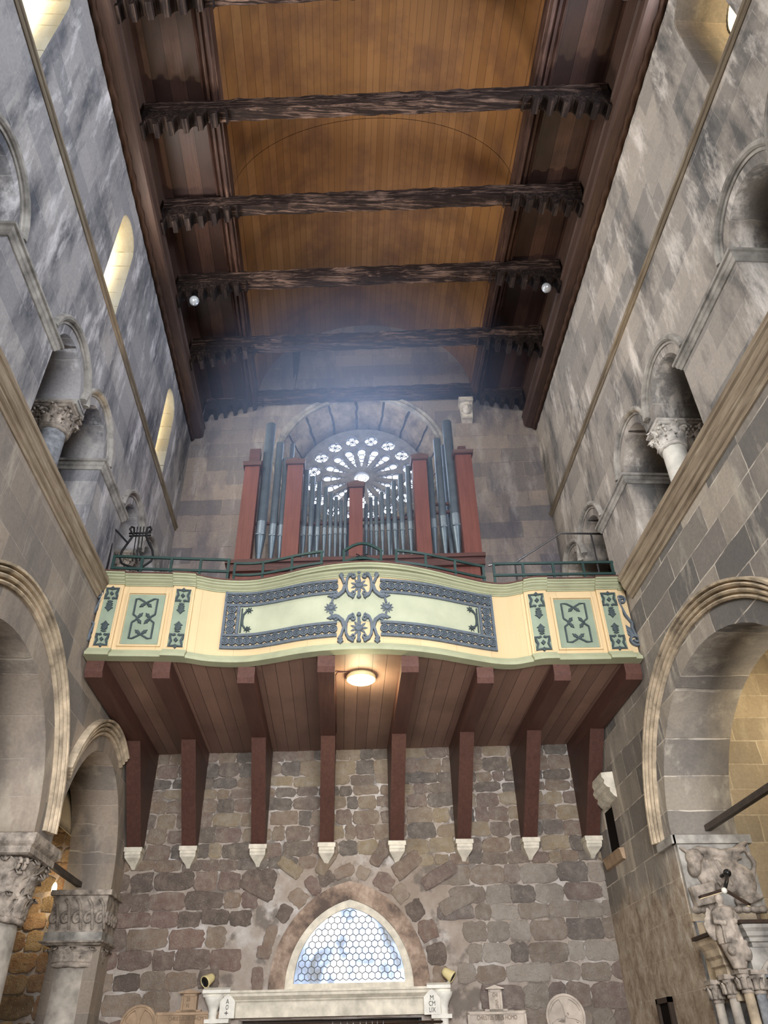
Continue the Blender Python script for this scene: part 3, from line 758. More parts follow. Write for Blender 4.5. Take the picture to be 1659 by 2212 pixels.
mb.grid(rows, cv=True, smooth=False, caps=True); struct(mb.build('trim_%d' % k, M['dark_gap'])); k += 1
for nm, x0, x1 in (('ceiling_left', -4.3, -2.72), ('ceiling_right', 3.62, 5.12)):
    mb = MB(); mb.box(x0, x1, 3.2, 16.4, 17.32, 17.42); struct(mb.build(nm, M['side_panel']))
for x0, s in ((-2.74, 1), (3.64, -1)):             # moulded beams along the foot of the vault
    mb = MB()
    pr = [(0.0, 17.55), (-0.26, 17.40), (-0.26, 17.24), (-0.22, 17.2), (-0.18, 17.24), (-0.15, 17.16), (-0.1, 17.16), (-0.07, 17.2), (-0.03, 17.1), (0.03, 17.1), (0.05, 17.16), (0.09, 17.16), (0.10, 17.55)]
    mb.grid([[(x0 + s * d, y, z) for d, z in pr] for y in (3.2, 16.2)], cv=True, smooth=False, caps=True)
    struct(mb.build('trim_%d' % k, M['dark_mould'])); k += 1
for X, s in ((XLU, 1), (XRU, -1)):                 # wall plates with an inclined board up to the side ceiling, and a rope moulding
    yend = 15.95 if s > 0 else 15.22
    mb = MB()
    pr = [(-0.02, 15.95), (0.30, 15.99), (0.33, 16.06), (0.33, 16.30), (0.36, 16.34), (0.20, 16.9), (0.24, 17.32), (-0.02, 17.32)]
    mb.grid([[(X + s * d, y, z) for d, z in pr] for y in (3.2, yend)], cv=True, smooth=False, caps=True)
    struct(mb.build('trim_%d' % k, M['plate'])); k += 1
    mb = MB(); N = 340; y0 = 3.2; rows = []
    for i in range(N + 1):
        y = y0 + (yend - y0) * i / N; ph = y * 16
        rows.append([(X + s * (0.05 + (0.06 + 0.014 * cos(2 * q_ + ph)) * cos(q_)), y, 15.93 + (0.06 + 0.014 * cos(2 * q_ + ph)) * sin(q_)) for q_ in [2 * pi * j / 10 for j in range(10)]])
    mb.grid(rows, cv=True, caps=True); struct(mb.build('trim_%d' % k, M['rope'])); k += 1

BEAMS = [4.95, 6.97, 9.03, 10.98, 12.98, 15.36]
ORD = ['nearest of the roof beams, cut by the top of the photo', 'second roof beam from the top of the photo, across the orange vault',
       'third roof beam from the top, just below the curved joint in the vault boards', 'fourth roof beam from the top, with a small lamp at each end',
       'fifth roof beam from the top, crossing in front of the gable wall', 'last roof beam, lying against the entrance wall above the rose window']
def tie_beam(yb, lab, dz=0.0, dep=0.25):
    t_ = thing('tie_beam', 'dark timber tie beam, ' + lab, 'beam', (0.4, yb, 16.75 + dz), 'tie beams of the roof')
    r = random.Random(int(yb * 100)); mb = MB(); rows = []
    xs = [-4.12 + 9.1 * i / 60 for i in range(61)]
    for x in xs:
        y = beam_y(yb, x); j = lambda a=0.012: r.uniform(-a, a)
        rows.append([(x, y + j(), 16.75 + j(.02)), (x, y + 0.12, 16.75 + j()), (x, y + 0.25 + j(.016), 16.75 + j(.012)), (x, y + 0.25 + j(), 17.0), (x, y + 0.25, 17.16), (x, y + 0.12, 17.17 + j()), (x, y + j(), 17.15 + j(.02)), (x, y + j(.014), 16.95)])
    rows = [[(x, y if y < beam_y(yb, x) + .06 else beam_y(yb, x) + (y - beam_y(yb, x)) * dep / .25, z_ + dz) for x, y, z_ in r_] for r_ in rows]
    mb.grid(rows, cv=True, smooth=False, caps=True); mb.build('timber', M['beam'], t_)
    for s, xw, xe in ((1, -4.12, -2.48), (-1, 4.96, 3.32)):
        prof = [(xw, 16.78), (xw, 16.18)]; nT = 6; L = abs(xe - xw)
        for q in range(nT):
            d0 = L * q / nT; zb = 16.19 + 0.47 * (q / nT) ** 1.3
            for fr_, up in ((0.04, 0.0), (0.34, 0.0), (0.36, 0.14), (0.46, 0.22), (0.66, 0.25), (0.88, 0.2), (0.98, 0.02)):
                prof.append((xw + s * (d0 + fr_ * L / nT), min(16.76, zb + up + fr_ * 0.05)))
        prof += [(xe, 16.68), (xe + s * 0.02, 16.78)]
        prof = [(x, z + dz) for x, z in prof]; P0 = [(x, beam_y(yb, x) - 0.01, z) for x, z in prof]; mb = MB()
        nP = len(P0); P1 = [(x, beam_y(yb, x) + dep + 0.02, z) for x, z in prof]
        mb.add(P0 + P1, [[i, (i + 1) % nP, nP + (i + 1) % nP, nP + i] for i in range(nP)])
        # caps as strips up to the straight top edge, so that the toothed outline fills cleanly
        for P in (P0, P1):
            for i in range(1, nP - 2):
                a, b = P[i], P[i + 1]
                mb.add([a, b, (b[0], b[1], 16.78 + dz), (a[0], a[1], 16.78 + dz)], [(0, 1, 2, 3)])
        mb.build('toothed_bracket', M['corbel_wood'], t_)
    return t_
for yb, lab in zip(BEAMS, ORD): tie_beam(yb, lab, *((0.42, 0.2) if yb > 15 else ()))
# ================================================================== BALCONY
FX = [(-4.3, 11.22), (-3.7, 11.24), (-3.1, 11.25), (-2.6, 11.29), (-2.3, 11.40), (-1.95, 11.45), (-1.6, 11.43), (-1.2, 11.30), (-0.7, 11.10), (-0.2, 10.98), (0.4, 10.93), (1.0, 10.98), (1.5, 11.10), (2.0, 11.28), (2.5, 11.45), (2.85, 11.48), (3.1, 11.38), (3.3, 11.30), (3.8, 11.28), (4.4, 11.25), (5.1, 11.22)]
def fx(x):
    x = min(max(x, FX[0][0]), FX[-1][0])
    i = 0
    while i < len(FX) - 2 and x > FX[i + 1][0]: i += 1
    p0, p1, p2, p3 = FX[max(i - 1, 0)], FX[i], FX[i + 1], FX[min(i + 2, len(FX) - 1)]
    h = p2[0] - p1[0]; u = (x - p1[0]) / h
    m1 = (p2[1] - p0[1]) / (p2[0] - p0[0]) * h; m2 = (p3[1] - p1[1]) / (p3[0] - p1[0]) * h
    return (2 * u**3 - 3 * u**2 + 1) * p1[1] + (u**3 - 2 * u**2 + u) * m1 + (-2 * u**3 + 3 * u**2) * p2[1] + (u**3 - u**2) * m2
def PF(x, z, d=0.0):                               # a point on the curved parapet front (its face stands 9 cm behind the mouldings)
    return Vector((x, fx(x) + 0.09 - d, z))
XA, XB = -4.17, 4.94
bal = thing('balcony_parapet', 'cream and sage green curved wooden parapet of the organ balcony with grey carved ornament', 'balcony', (0.4, 11.2, 7.0))
xs = [XA + (XB - XA) * i / 150 for i in range(151)]
mb = MB()
mb.grid([[(x, fx(x) + 0.09 + q, z) for q, z in ((0, 7.05), (0, 8.44), (0.1, 8.44), (0.1, 7.05))] for x in xs], cv=True, smooth=False, caps=True)
body = mb.build('panelled_front', M['cream'], bal)
PIL = [(-4.14, -3.80), (-2.96, -2.60), (3.15, 3.53), (4.42, 4.80)]
def pil_off(x): return 0.055 if any(a - 0.015 <= x <= b + 0.015 for a, b in PIL) else 0.0
xm = sorted(set(xs + [v + e for a, b in PIL for v in (a - 0.015, b + 0.015) for e in (-0.001, 0.001)]))
for nm, prof in (('top_moulding', [(0.0, 8.355), (0.02, 8.357), (0.024, 8.378), (0.04, 8.382), (0.046, 8.40), (0.085, 8.425), (0.10, 8.452), (0.122, 8.456), (0.128, 8.485), (0.16, 8.50), (0.16, 8.522), (-0.14, 8.53), (-0.14, 8.355)]),
                 ('bottom_moulding', [(0.0, 7.15), (0.025, 7.148), (0.03, 7.118), (0.055, 7.112), (0.065, 7.078), (0.10, 7.066), (0.105, 7.04), (0.13, 7.034), (0.12, 6.99), (-0.05, 6.98), (-0.05, 7.15)])):
    cr = [math.exp(-((x - .4) / 1.2) ** 2) if nm == 'top_moulding' else 0.0 for x in xm]      # the cornice rises a little over the bow
    mb = MB(); mb.grid([[(x, fx(x) + 0.09 - d - (pil_off(x) if d >= 0 else 0) - (.05 * c_ if d > .1 else 0), z + .05 * c_) for d, z in prof] for x, c_ in zip(xm, cr)], cv=True, smooth=False, caps=True)
    mb.build(nm, M['sage'], bal)
crz = lambda x: .05 * math.exp(-((x - .4) / 1.2) ** 2)
mb = MB(); mb.grid([[(x, fx(x) - 0.07 - pil_off(x) - crz(x), 8.53 + crz(x)), (x, fx(x) + 0.22, 8.53 + crz(x)), (x, fx(x) + 0.22, 8.555 + crz(x)), (x, fx(x) - 0.07 - pil_off(x) - crz(x), 8.555 + crz(x))] for x in xm], cv=True, smooth=False, caps=True)
mb.build('capping_board', M['joist_y'], bal)

def ribbon(mb, pts, w, d0, d1, closed=False, taper=None):
    n = len(pts); L = []
    for i, (x, z) in enumerate(pts):
        a = pts[(i - 1) % n] if closed or i else pts[i]; b = pts[(i + 1) % n] if closed or i < n - 1 else pts[i]
        tx, tz = b[0] - a[0], b[1] - a[1]; l = max(1e-9, sqrt(tx * tx + tz * tz)); nx, nz = -tz / l, tx / l
        k = w / 2 * (taper[i] if taper else 1)
        L.append([PF(x + nx * k, z + nz * k, d0), PF(x + nx * k * .8, z + nz * k * .8, d1), PF(x - nx * k * .8, z - nz * k * .8, d1), PF(x - nx * k, z - nz * k, d0)])
    mb.grid(L, cu=closed, smooth=False)
    if not closed: mb.add(L[0], [(0, 1, 2, 3)]); mb.add(L[-1], [(3, 2, 1, 0)])
def shape(mb, poly, d0, d1):
    n = len(poly); cx = sum(p_[0] for p_ in poly) / n; cz = sum(p_[1] for p_ in poly) / n
    A = [PF(x, z, d0) for x, z in poly]; B = [PF(cx + (x - cx) * .86, cz + (z - cz) * .86, d1) for x, z in poly]
    mb.add(A + B + [PF(cx, cz, d1 + (d1 - d0) * .25)], [(i, (i + 1) % n, n + (i + 1) % n, n + i) for i in range(n)] + [(n + i, n + (i + 1) % n, 2 * n) for i in range(n)])
def slab(mb, x0, x1, z0, z1, d0, d1):
    N = max(1, int((x1 - x0) / 0.08))
    mb.grid([[PF(x, z, d) for d, z in ((d0, z0), (d1, z0), (d1, z1), (d0, z1))] for x in [x0 + (x1 - x0) * i / N for i in range(N + 1)]], cv=True, smooth=False, caps=True)
def flower(mb, x, z, r, d, n=10):
    for i in range(n):
        a = 2 * pi * i / n
        shape(mb, [(x + r * .35 * cos(a - .35), z + r * .35 * sin(a - .35)), (x + r * .72 * cos(a - .2), z + r * .72 * sin(a - .2)), (x + r * cos(a), z + r * sin(a)), (x + r * .72 * cos(a + .2), z + r * .72 * sin(a + .2)), (x + r * .35 * cos(a + .35), z + r * .35 * sin(a + .35))], d, d + .02)
    shape(mb, [(x + r * .5 * cos(2 * pi * j / 14), z + r * .5 * sin(2 * pi * j / 14)) for j in range(14)], d, d + .035)
    ribbon(mb, [(x + r * .33 * cos(2 * pi * j / 12), z + r * .33 * sin(2 * pi * j / 12)) for j in range(12)], r * .16, d + .02, d + .05, True)
def spiral(x, z, r, turns, a0, sgn=1, n=22):
    return [(x + r * (1 - .8 * i / n) * cos(a0 + sgn * turns * 2 * pi * i / n), z + r * (1 - .8 * i / n) * sin(a0 + sgn * turns * 2 * pi * i / n)) for i in range(n + 1)]
def leaf(mb, x, z, L, a, w, d, d1=None):
    ca, sa = cos(a), sin(a); P = []
    for u, v in ((0, .25), (.25, .8), (.4, .55), (.55, 1.0), (.72, .5), (1.0, 0.0), (.72, -.5), (.55, -1.0), (.4, -.55), (.25, -.8), (0, -.25)):
        P.append((x + u * L * ca - v * w / 2 * sa, z + u * L * sa + v * w / 2 * ca))
    shape(mb, P, d, d1 or d + .025)

# pilasters
for a, b in PIL:
    mb = MB(); slab(mb, a, b, 7.14, 8.36, -0.01, 0.05)
    pl = mb.build('pilaster', M['cream'], bal)
    mb = MB(); m_ = 0.055; z0, z1 = 7.20, 8.28
    ribbon(mb, [(a + m_ - .01, z0 - .01), (b - m_ + .01, z0 - .01), (b - m_ + .01, z1 + .01), (a + m_ - .01, z1 + .01)], 0.022, .045, .066, True); mb.build('pilaster_bead', M['cream'], pl)
    mb = MB(); slab(mb, a + m_, b - m_, z0, z1, 0.04, 0.054); mb.build('green_panel', M['sage_blue'], pl)
    c_ = (a + b) / 2; hw = (b - a) / 2 - m_ - .012
    for zc_, s in ((z1 - hw - .01, -1), (z0 + hw + .01, 1)):
        mb = MB()
        zz = lambda v: zc_ + s * v
        ribbon(mb, [(c_ - .02, zz(hw * .95)), (c_ - hw * .45, zz(hw * .8)), (c_ - hw * .92, zz(hw * .9)), (c_ - hw * .88, zz(.3 * hw)), (c_ - hw * .7, zz(-.1 * hw)), (c_ - hw * .92, zz(-hw)), (c_, zz(-hw * .92)), (c_ + hw * .92, zz(-hw)), (c_ + hw * .7, zz(-.1 * hw)), (c_ + hw * .88, zz(.3 * hw)), (c_ + hw * .92, zz(hw * .9)), (c_ + hw * .45, zz(hw * .8)), (c_ + .02, zz(hw * .95))], .045, .05, .075)
        shape(mb, [(c_ - hw, zz(-hw)), (c_ - hw * .62, zz(-hw)), (c_ - hw, zz(-hw * .5))], .05, .07); shape(mb, [(c_ + hw, zz(-hw)), (c_ + hw * .62, zz(-hw)), (c_ + hw, zz(-hw * .5))], .05, .07)
        shape(mb, [(c_ - hw * .34, zz(0)), (c_, zz(hw * .42)), (c_ + hw * .34, zz(0)), (c_, zz(-hw * .42))], .05, .085)
        shape(mb, [(c_ - .035, zz(-hw - .01)), (c_, zz(-hw - .045)), (c_ + .035, zz(-hw - .01)), (c_, zz(-hw * .6))], .05, .08)
        zt = zz(hw * .95)
        for dz, ww in ((.05, .05), (.09, .06)): shape(mb, [(c_ - ww, zt + s * dz), (c_ - ww * .4, zt + s * (dz + .025)), (c_ + ww * .4, zt + s * (dz + .025)), (c_ + ww, zt + s * dz), (c_, zt + s * (dz - .02))], .05, .078)
        leaf(mb, c_, zt + s * .08, .17, s * pi / 2, .15, .05)
        mb.build('pilaster_ornament', M['slate_dark'], pl)
# square panels between the pilasters
for a, b in ((-3.68, -3.08), (3.65, 4.30)):
    mb = MB(); z0, z1 = 7.26, 8.19
    ribbon(mb, [(a - .03, z0 - .03), (b + .03, z0 - .03), (b + .03, z1 + .03), (a - .03, z1 + .03)], 0.06, -.005, .03, True)
    pn = mb.build('panel_frame', M['cream'], bal)
    mb = MB(); slab(mb, a, b, z0, z1, -.005, .008); mb.build('green_panel', M['sage_blue'], pn)
    mb = MB(); l, r_, bo, to = a + .12, b - .12, z0 + .1, z1 - .09; mx = (l + r_) / 2; mz = (bo + to) / 2; q = .075
    for P in ([(mx - q * 1.6, to), (l, to), (l, mz + q)], [(mx + q * 1.6, to), (r_, to), (r_, mz + q)], [(mx - q * 1.6, bo), (l, bo), (l, mz - q)], [(mx + q * 1.6, bo), (r_, bo), (r_, mz - q)]):
        ribbon(mb, P, .032, .005, .028)
    for (px_, pz_, dx, dz) in ((mx, to, 0, -1), (mx, bo, 0, 1), (l, mz, 1, 0), (r_, mz, -1, 0)):
        tx, tz = -dz, dx
        for s in (-1, 1):
            k1 = 1.6 if dx == 0 else 1.0
            P = [(px_ + tx * s * q * k1, pz_ + tz * s * q * k1), (px_ + tx * s * q * .5 + dx * .05, pz_ + tz * s * q * .5 + dz * .05), (px_ - tx * s * q * .2 + dx * .085, pz_ - tz * s * q * .2 + dz * .085)]
            ribbon(mb, P, .032, .005, .03)
            leaf(mb, px_ - tx * s * q * .1 + dx * .08, pz_ - tz * s * q * .1 + dz * .08, .13, math.atan2(-tz * s + dz * .8, -tx * s + dx * .8), .075, .005)
    mb.build('panel_ornament', M['slate_dark'], pn)
# scroll ends against the walls
def volute_end(xo, xi, nm):
    s = 1 if xo > xi else -1
    mb = MB(); P = [(xi, 8.22), (xi + s * .05, 8.0), (xi + s * .09, 7.85), (xi + s * .17, 7.7), (xo - s * .06, 7.6), (xo - s * .02, 7.42)]
    ribbon(mb, P, .045, .0, .05); ribbon(mb, spiral(xi + s * .08, 8.15, .085, 1.4, pi if s > 0 else 0, -s), .04, .0, .055)
    ribbon(mb, spiral(xi + s * .17, 7.38, .12, 1.5, 0 if s > 0 else pi, -s), .045, .0, .055)
    leaf(mb, xo - s * .04, 7.45, .28, pi / 2 + s * .5, .11, .0); leaf(mb, xo - s * .07, 7.45, .2, pi / 2 + s * .9, .08, .0)
    return mb.build(nm, M['slate'], bal)
volute_end(4.97, 4.76, 'scroll_ornament'); volute_end(-4.21, -4.10, 'scroll_ornament')
# long frieze: pale panel, guilloche bands, medallions
FZ0, FZ1, BW, FXL, FXR = 7.27, 8.36, 0.285, -2.10, 2.60
CXM = 0.22
mb = MB(); slab(mb, FXL + BW - .02, FXR - BW + .02, FZ0 + BW - .02, FZ1 - BW + .02, -.005, .010)
lp = mb.build('long_green_panel', M['sage_pale'], bal)
def band(mb, p0, p1, hw):
    """guilloche band along a straight strip from p0 to p1 (in x, z)"""
    dx, dz = p1[0] - p0[0], p1[1] - p0[1]; L = sqrt(dx * dx + dz * dz); ux, uz = dx / L, dz / L; nx, nz = -uz, ux
    pt = lambda s_, v: (p0[0] + ux * s_ + nx * v, p0[1] + uz * s_ + nz * v)
    N = max(2, int(L / .1)); lin_ = [i / N * L for i in range(N + 1)]
    for v, w_ in ((hw - .028, .056), (-hw + .028, .056)):
        ribbon(mb, [pt(s_, v) for s_ in lin_], w_, .004, .045)
        k_ = int(L / .045)
        for i in range(k_):                        # bead row
            s0 = (i + .5) * L / k_; q = pt(s0, v * .80)
            shape(mb, [(q[0] + .013 * cos(j * pi / 3), q[1] + .013 * sin(j * pi / 3)) for j in range(6)], .03, .055)
    n = max(2, round(L / .122)); st = L / n; rr = min(hw * .66, st * .56)
    for i in range(n):
        c_ = pt((i + .5) * st, 0)
        shape(mb, [(c_[0] + rr * 1.02 * cos(j * pi / 9), c_[1] + rr * 1.02 * sin(j * pi / 9)) for j in range(18)], .0, .03)
        ribbon(mb, [(c_[0] + rr * .92 * cos(j * pi / 9), c_[1] + rr * .92 * sin(j * pi / 9)) for j in range(18)], rr * .26, .02, .058, True)
        ribbon(mb, [(c_[0] + rr * .48 * cos(j * pi / 7), c_[1] + rr * .48 * sin(j * pi / 7)) for j in range(14)], rr * .2, .02, .056, True)
        shape(mb, [(c_[0] + rr * .2 * cos(j * pi / 4), c_[1] + rr * .2 * sin(j * pi / 4)) for j in range(8)], .02, .06)
h = BW / 2
mb = MB()
for z_ in (FZ1 - h, FZ0 + h):
    band(mb, (FXL + .02, z_), (CXM - .36, z_), h); band(mb, (CXM + .36, z_), (FXR - .02, z_), h)
for x_ in (FXL + h, FXR - h): band(mb, (x_, FZ0 + BW), (x_, FZ1 - BW), h)
for a_, b_ in ((FXL, 1), (FXR, -1)): ribbon(mb, [(a_ + b_ * .022, FZ0), (a_ + b_ * .022, FZ1)], .044, .002, .048)
mb.build('guilloche_band', M['slate'], lp)
for s, xe in ((1, FXL + BW), (-1, FXR - BW)):
    mb = MB()      # little scrolls at the ends of the long panel
    ribbon(mb, [(xe + s * .03, 7.58), (xe + s * .03, 8.04)], .03, .008, .04)
    for zz, q in ((8.0, -1), (7.64, 1)):
        ribbon(mb, [(xe + s * .05, 7.82), (xe + s * .06, 7.82 - q * .1), (xe + s * .12, zz)], .035, .008, .04)
        flower(mb, xe + s * .15, zz, .07, .008, 7)
    mb.build('end_scroll', M['slate_dark'], lp)
def medallion(zc_, up):
    mb = MB()
    for s in (-1, 1):
        P = [(CXM + s * (.10 + .0), zc_ + .25), (CXM + s * .165, zc_ + .20), (CXM + s * .205, zc_ + .11), (CXM + s * .215, zc_), (CXM + s * .205, zc_ - .11), (CXM + s * .165, zc_ - .20), (CXM + s * .09, zc_ - .26)]
        ribbon(mb, P, .05, .0, .065, taper=[.5, 1, 1, 1, 1, 1, .5])
        for q in (-1, 1):
            ribbon(mb, spiral(CXM + s * .10, zc_ + q * .16, .05, 1.2, 0 if s > 0 else pi, s * q), .03, .0, .06)
            leaf(mb, CXM + s * .08, zc_ + q * .19, .10, q * (pi / 2) - s * q * .35, .05, .0, .05)
        # outer S scrolls
        ribbon(mb, [(CXM + s * .245, zc_ + .02), (CXM + s * .29, zc_ + .14 * up), (CXM + s * .33, zc_ + .2 * up)], .05, .0, .07)
        leaf(mb, CXM + s * .30, zc_ + .15 * up, .16, up * pi / 2, .11, .0, .06)
        ribbon(mb, [(CXM + s * .24, zc_), (CXM + s * .27, zc_ - .13 * up), (CXM + s * .35, zc_ - .205 * up), (CXM + s * .44, zc_ - .2 * up)], .075, .0, .07, taper=[.7, 1, 1, .6])
        ribbon(mb, spiral(CXM + s * .40, zc_ - .2 * up, .06, 1.2, pi / 2 * up, s * up), .035, .0, .06)
        leaf(mb, CXM + s * .38, zc_ - .2 * up, .16, (0 if s > 0 else pi), .08, .0, .05)
    flower(mb, CXM, zc_, .15, .0, 9); ribbon(mb, [(CXM, zc_ + .25), (CXM, zc_ - .25)], .05, .0, .03)
    for q in (-1, 1): shape(mb, [(CXM + .04 * cos(j * pi / 4), zc_ + q * .235 + .04 * sin(j * pi / 4)) for j in range(8)], .0, .07)
    mb.build('carved_medallion', M['slate'], lp)
medallion(8.235, 1); medallion(7.42, -1)
for s in (-1, 1):
    mb = MB(); flower(mb, CXM + s * .47, 7.815, .115, .008, 11); ribbon(mb, [(CXM + s * .43, 8.02), (CXM + s * .46, 7.9)], .04, .008, .04); ribbon(mb, [(CXM + s * .43, 7.61), (CXM + s * .46, 7.73)], .04, .008, .04)
    mb.build('carved_flower', M['slate'], lp)

# deck, joists with knee brackets, stone corbels
mb = MB(); N = 60; A = []
for i in range(N + 1):
    x = -4.19 + (4.96 + 4.19) * i / N
    A.append([(x, fx(x) + 0.10, 7.0), (x, WY(x) - 0.005, 7.0), (x, WY(x) - 0.005, 7.1), (x, fx(x) + 0.10, 7.1)])
mb.grid(A, cv=True, smooth=False, caps=True)
tag(mb.build('balcony_deck', M['deck']), 'brown boarded underside and floor of the organ balcony', 'floor deck')
BXS = [-4.02, -2.96, -1.62, -0.30, 1.05, 2.34, 3.61, 4.80]
WH = ['against the left wall', 'second from the left wall', 'third from the left wall', 'just left of the round lamp', 'just right of the round lamp', 'third from the right wall', 'second from the right wall', 'against the right wall']
for x, wh in zip(BXS, WH):
    t_ = thing('support_bracket', 'brown joist with tapered strut under the balcony, ' + wh, 'bracket', (x, 15.5, 5.1), 'brackets under the balcony')
    wd = 0.14; mb = MB(); fr_ = fx(x) + 0.14; w_ = WY(x)
    mb.prism([(x - wd, fr_, 6.999), (x - wd, fr_, 6.80), (x - wd, fr_ + .06, 6.72), (x - wd, w_ - .01, 6.72), (x - wd, w_ - .01, 6.999)], (2 * wd, 0, 0)); mb.build('joist', M['joist_y'], t_)
    mb = MB(); mb.prism([(x - wd + .004, w_ - .02, 5.12), (x - wd + .004, w_ - .27, 5.12), (x - wd + .004, w_ - 1.66, 6.719), (x - wd + .004, w_ - .02, 6.719)], (2 * wd - .008, 0, 0)); mb.build('strut', M['joist'], t_)
    c_ = MB(); q = .17
    c_.box(x - q, x + q, w_ - .32, w_ + .02, 5.04, 5.12); c_.box(x - q + .02, x + q - .02, w_ - .30, w_ + .02, 4.985, 5.04)
    rows = []
    for z_, hw_, dp in ((4.985, .15, .28), (4.94, .145, .26), (4.88, .10, .18), (4.82, .05, .10), (4.77, .03, .04)):
        rows.append([(x - hw_, w_ + .02, z_), (x - hw_, w_ - dp, z_), (x + hw_, w_ - dp, z_), (x + hw_, w_ + .02, z_)])
    c_.grid(rows, cv=True, smooth=False, caps=True)
    tag(c_.build('stone_corbel', M['lime']), 'pale stone corbel under a balcony strut, ' + wh, 'corbel', 'stone corbels under the balcony')
# round ceiling lamp and its cable
LP = atZ(780, 1465, 6.95)
t_ = thing('ceiling_lamp', 'round glowing lamp on the underside of the balcony', 'lamp', (LP.x, LP.y, 7.0))
mb = MB(); mb.lathe([(0.0, 6.997), (0.235, 6.997), (0.25, 6.97), (0.25, 6.92), (0.235, 6.915), (0.235, 6.95), (0.0, 6.95)], (LP.x, LP.y, 0), 40); mb.build('lamp_base', M['beige_paint'], t_)
mb = MB(); mb.lathe([(0.07, 6.93), (0.08, 6.905), (0.15, 6.89), (0.215, 6.90), (0.232, 6.93)], (LP.x, LP.y, 0), 40, caps=False)
mb.lathe([(0.0, 6.925), (0.07, 6.93)], (LP.x, LP.y, 0), 20, caps=False); mb.build('diffuser', M['lamp_glow'], t_)
point('balcony_lamp_light', (LP.x, LP.y, 6.74), 75, (1.0, 0.88, 0.52), 0.2)
mb = MB(); mb.tube([(LP.x - .2, LP.y - .15, 6.99), (-.12, LP.y - .17, 6.985), (-.15, LP.y - .1, 6.96), (-.145, LP.y + .4, 6.9), (-.145, 13.6, 6.85), (-.145, 13.9, 6.72)], .012, 6)
tag(mb.build('lamp_cable', M['case_dark']), 'thin cable from the round lamp along a joist', 'cable')

# ------------------------------------------------------------------ railings on the parapet
def railing(name, pts, posts, label, mat, hh=0.5, bend=None):
    t_ = thing(name, label, 'railing', (pts[0][0], pts[0][1], 8.55), 'green railings on the balcony parapet')
    for zf, nm in ((1.0, 'top_rail'), (0.42, 'middle_rail')):
        mb = MB(); P = [Vector((x, y, 8.555 + (hh + (bend(i / (len(pts) - 1)) if bend else 0)) * zf)) for i, (x, y) in enumerate(pts)]
        for a, b in zip(P[:-1], P[1:]): mb.bar(a, b + (b - a).normalized() * .01, .03, .045)
        mb.build(nm, mat, t_)
    for f in posts:
        i = f * (len(pts) - 1); i0 = min(int(i), len(pts) - 2); u = i - i0
        x = pts[i0][0] * (1 - u) + pts[i0 + 1][0] * u; y = pts[i0][1] * (1 - u) + pts[i0 + 1][1] * u
        mb = MB(); mb.bar((x, y + .02, 8.556), (x, y, 8.555 + hh + (bend(f) if bend else 0)), .045, .03); mb.build('post', mat, t_)
    return t_
def rpts(x0, x1, n, off=0.08): return [(x0 + (x1 - x0) * i / n, fx(x0 + (x1 - x0) * i / n) + off) for i in range(n + 1)]
railing('balcony_railing', [(-4.12, 11.34), (-2.08, 11.42)], [0.01, .25, .5, .75, .99], 'straight green railing at the left end of the balcony, before the iron lyre', M['rail'], 0.42)
railing('balcony_railing', rpts(-2.02, -0.42, 10), [0.01, .33, .66, .99], 'curved green railing rising left of the middle, before the left organ pipes', M['rail'], 0.42)
railing('balcony_railing', rpts(-0.06, 0.62, 8), [0.02, .98], 'short arched green railing at the middle of the balcony', M['rail'], 0.38, lambda f: .16 * sin(pi * f))
railing('balcony_railing', rpts(0.86, 2.52, 10), [0.01, .33, .66, .99], 'curved green railing falling right of the middle, before the right organ pipes', M['rail'], 0.42)
railing('balcony_railing', [(2.66, 11.45), (4.86, 11.34)], [0.01, .25, .5, .75, .99], 'straight green railing at the right end of the balcony, below the steel handrail', M['rail'], 0.42)
# small iron lyre badge inside the middle railing
mb = MB(); bx, by, bz = 0.27, 11.06, 8.71
mb.tube([(bx + .1 * cos(a), by, bz - .03 + .1 * sin(a)) for a in [2 * pi * i / 20 for i in range(20)]], .016, 6, True)
for dx in (-.04, 0, .04): mb.tube([(bx + dx, by, bz - .12), (bx + dx, by, bz + .17)], .007, 5)
for s in (-1, 1): mb.tube([(bx + s * .06, by, bz + .05), (bx + s * .09, by, bz + .13), (bx + s * .05, by, bz + .17), (bx + s * .1, by, bz + .19)], .012, 6)
mb.bar((bx - .1, by, bz + .14), (bx + .1, by, bz + .14), .015, .02); mb.bar((bx, by, 8.556), (bx, by, bz - .1), .02, .02)
tag(mb.build('lyre_badge', M['iron']), 'small dark iron lyre badge under the arched middle railing', 'ornament')
# tall iron lyre at the left end
LY = 12.05
def ly(px, py): return atY(px, py, LY)
t_ = thing('lyre_stand', 'tall black iron lyre with scrolled tips standing behind the left railing', 'music stand', (-4.0, LY, 7.1))
mb = MB()
mb.tube([ly(284, 1149), ly(281, 1143), ly(285, 1138), ly(290, 1140), ly(290, 1148), ly(287, 1158), ly(276, 1173), ly(264, 1190), ly(259, 1205), ly(263, 1217), ly(272, 1221), ly(288, 1226), ly(300, 1232)], .022, 7)
mb.tube([ly(322, 1149), ly(327, 1144), ly(325, 1138), ly(319, 1140), ly(317, 1148), ly(316, 1158), ly(321, 1172), ly(329, 1188), ly(331, 1202), ly(326, 1212), ly(316, 1219), ly(306, 1226), ly(300, 1232)], .022, 7)
mb.build('lyre_arm', M['iron'], t_)
for y_ in (1152.5, 1158): mb = MB(); mb.tube([ly(279, y_), ly(326, y_ - 2)], .02, 7); mb.build('crossbar', M['iron'], t_)
for a, b in ((297, 286), (304, 294), (311, 301)): mb = MB(); mb.tube([ly(a, 1138), ly(b, 1212)], .012, 6); mb.build('string', M['iron'], t_)
mb = MB(); mb.tube([ly(300, 1232), Vector((ly(300, 1232).x, LY, 7.1))], .025, 7); mb.build('stem', M['iron'], t_)
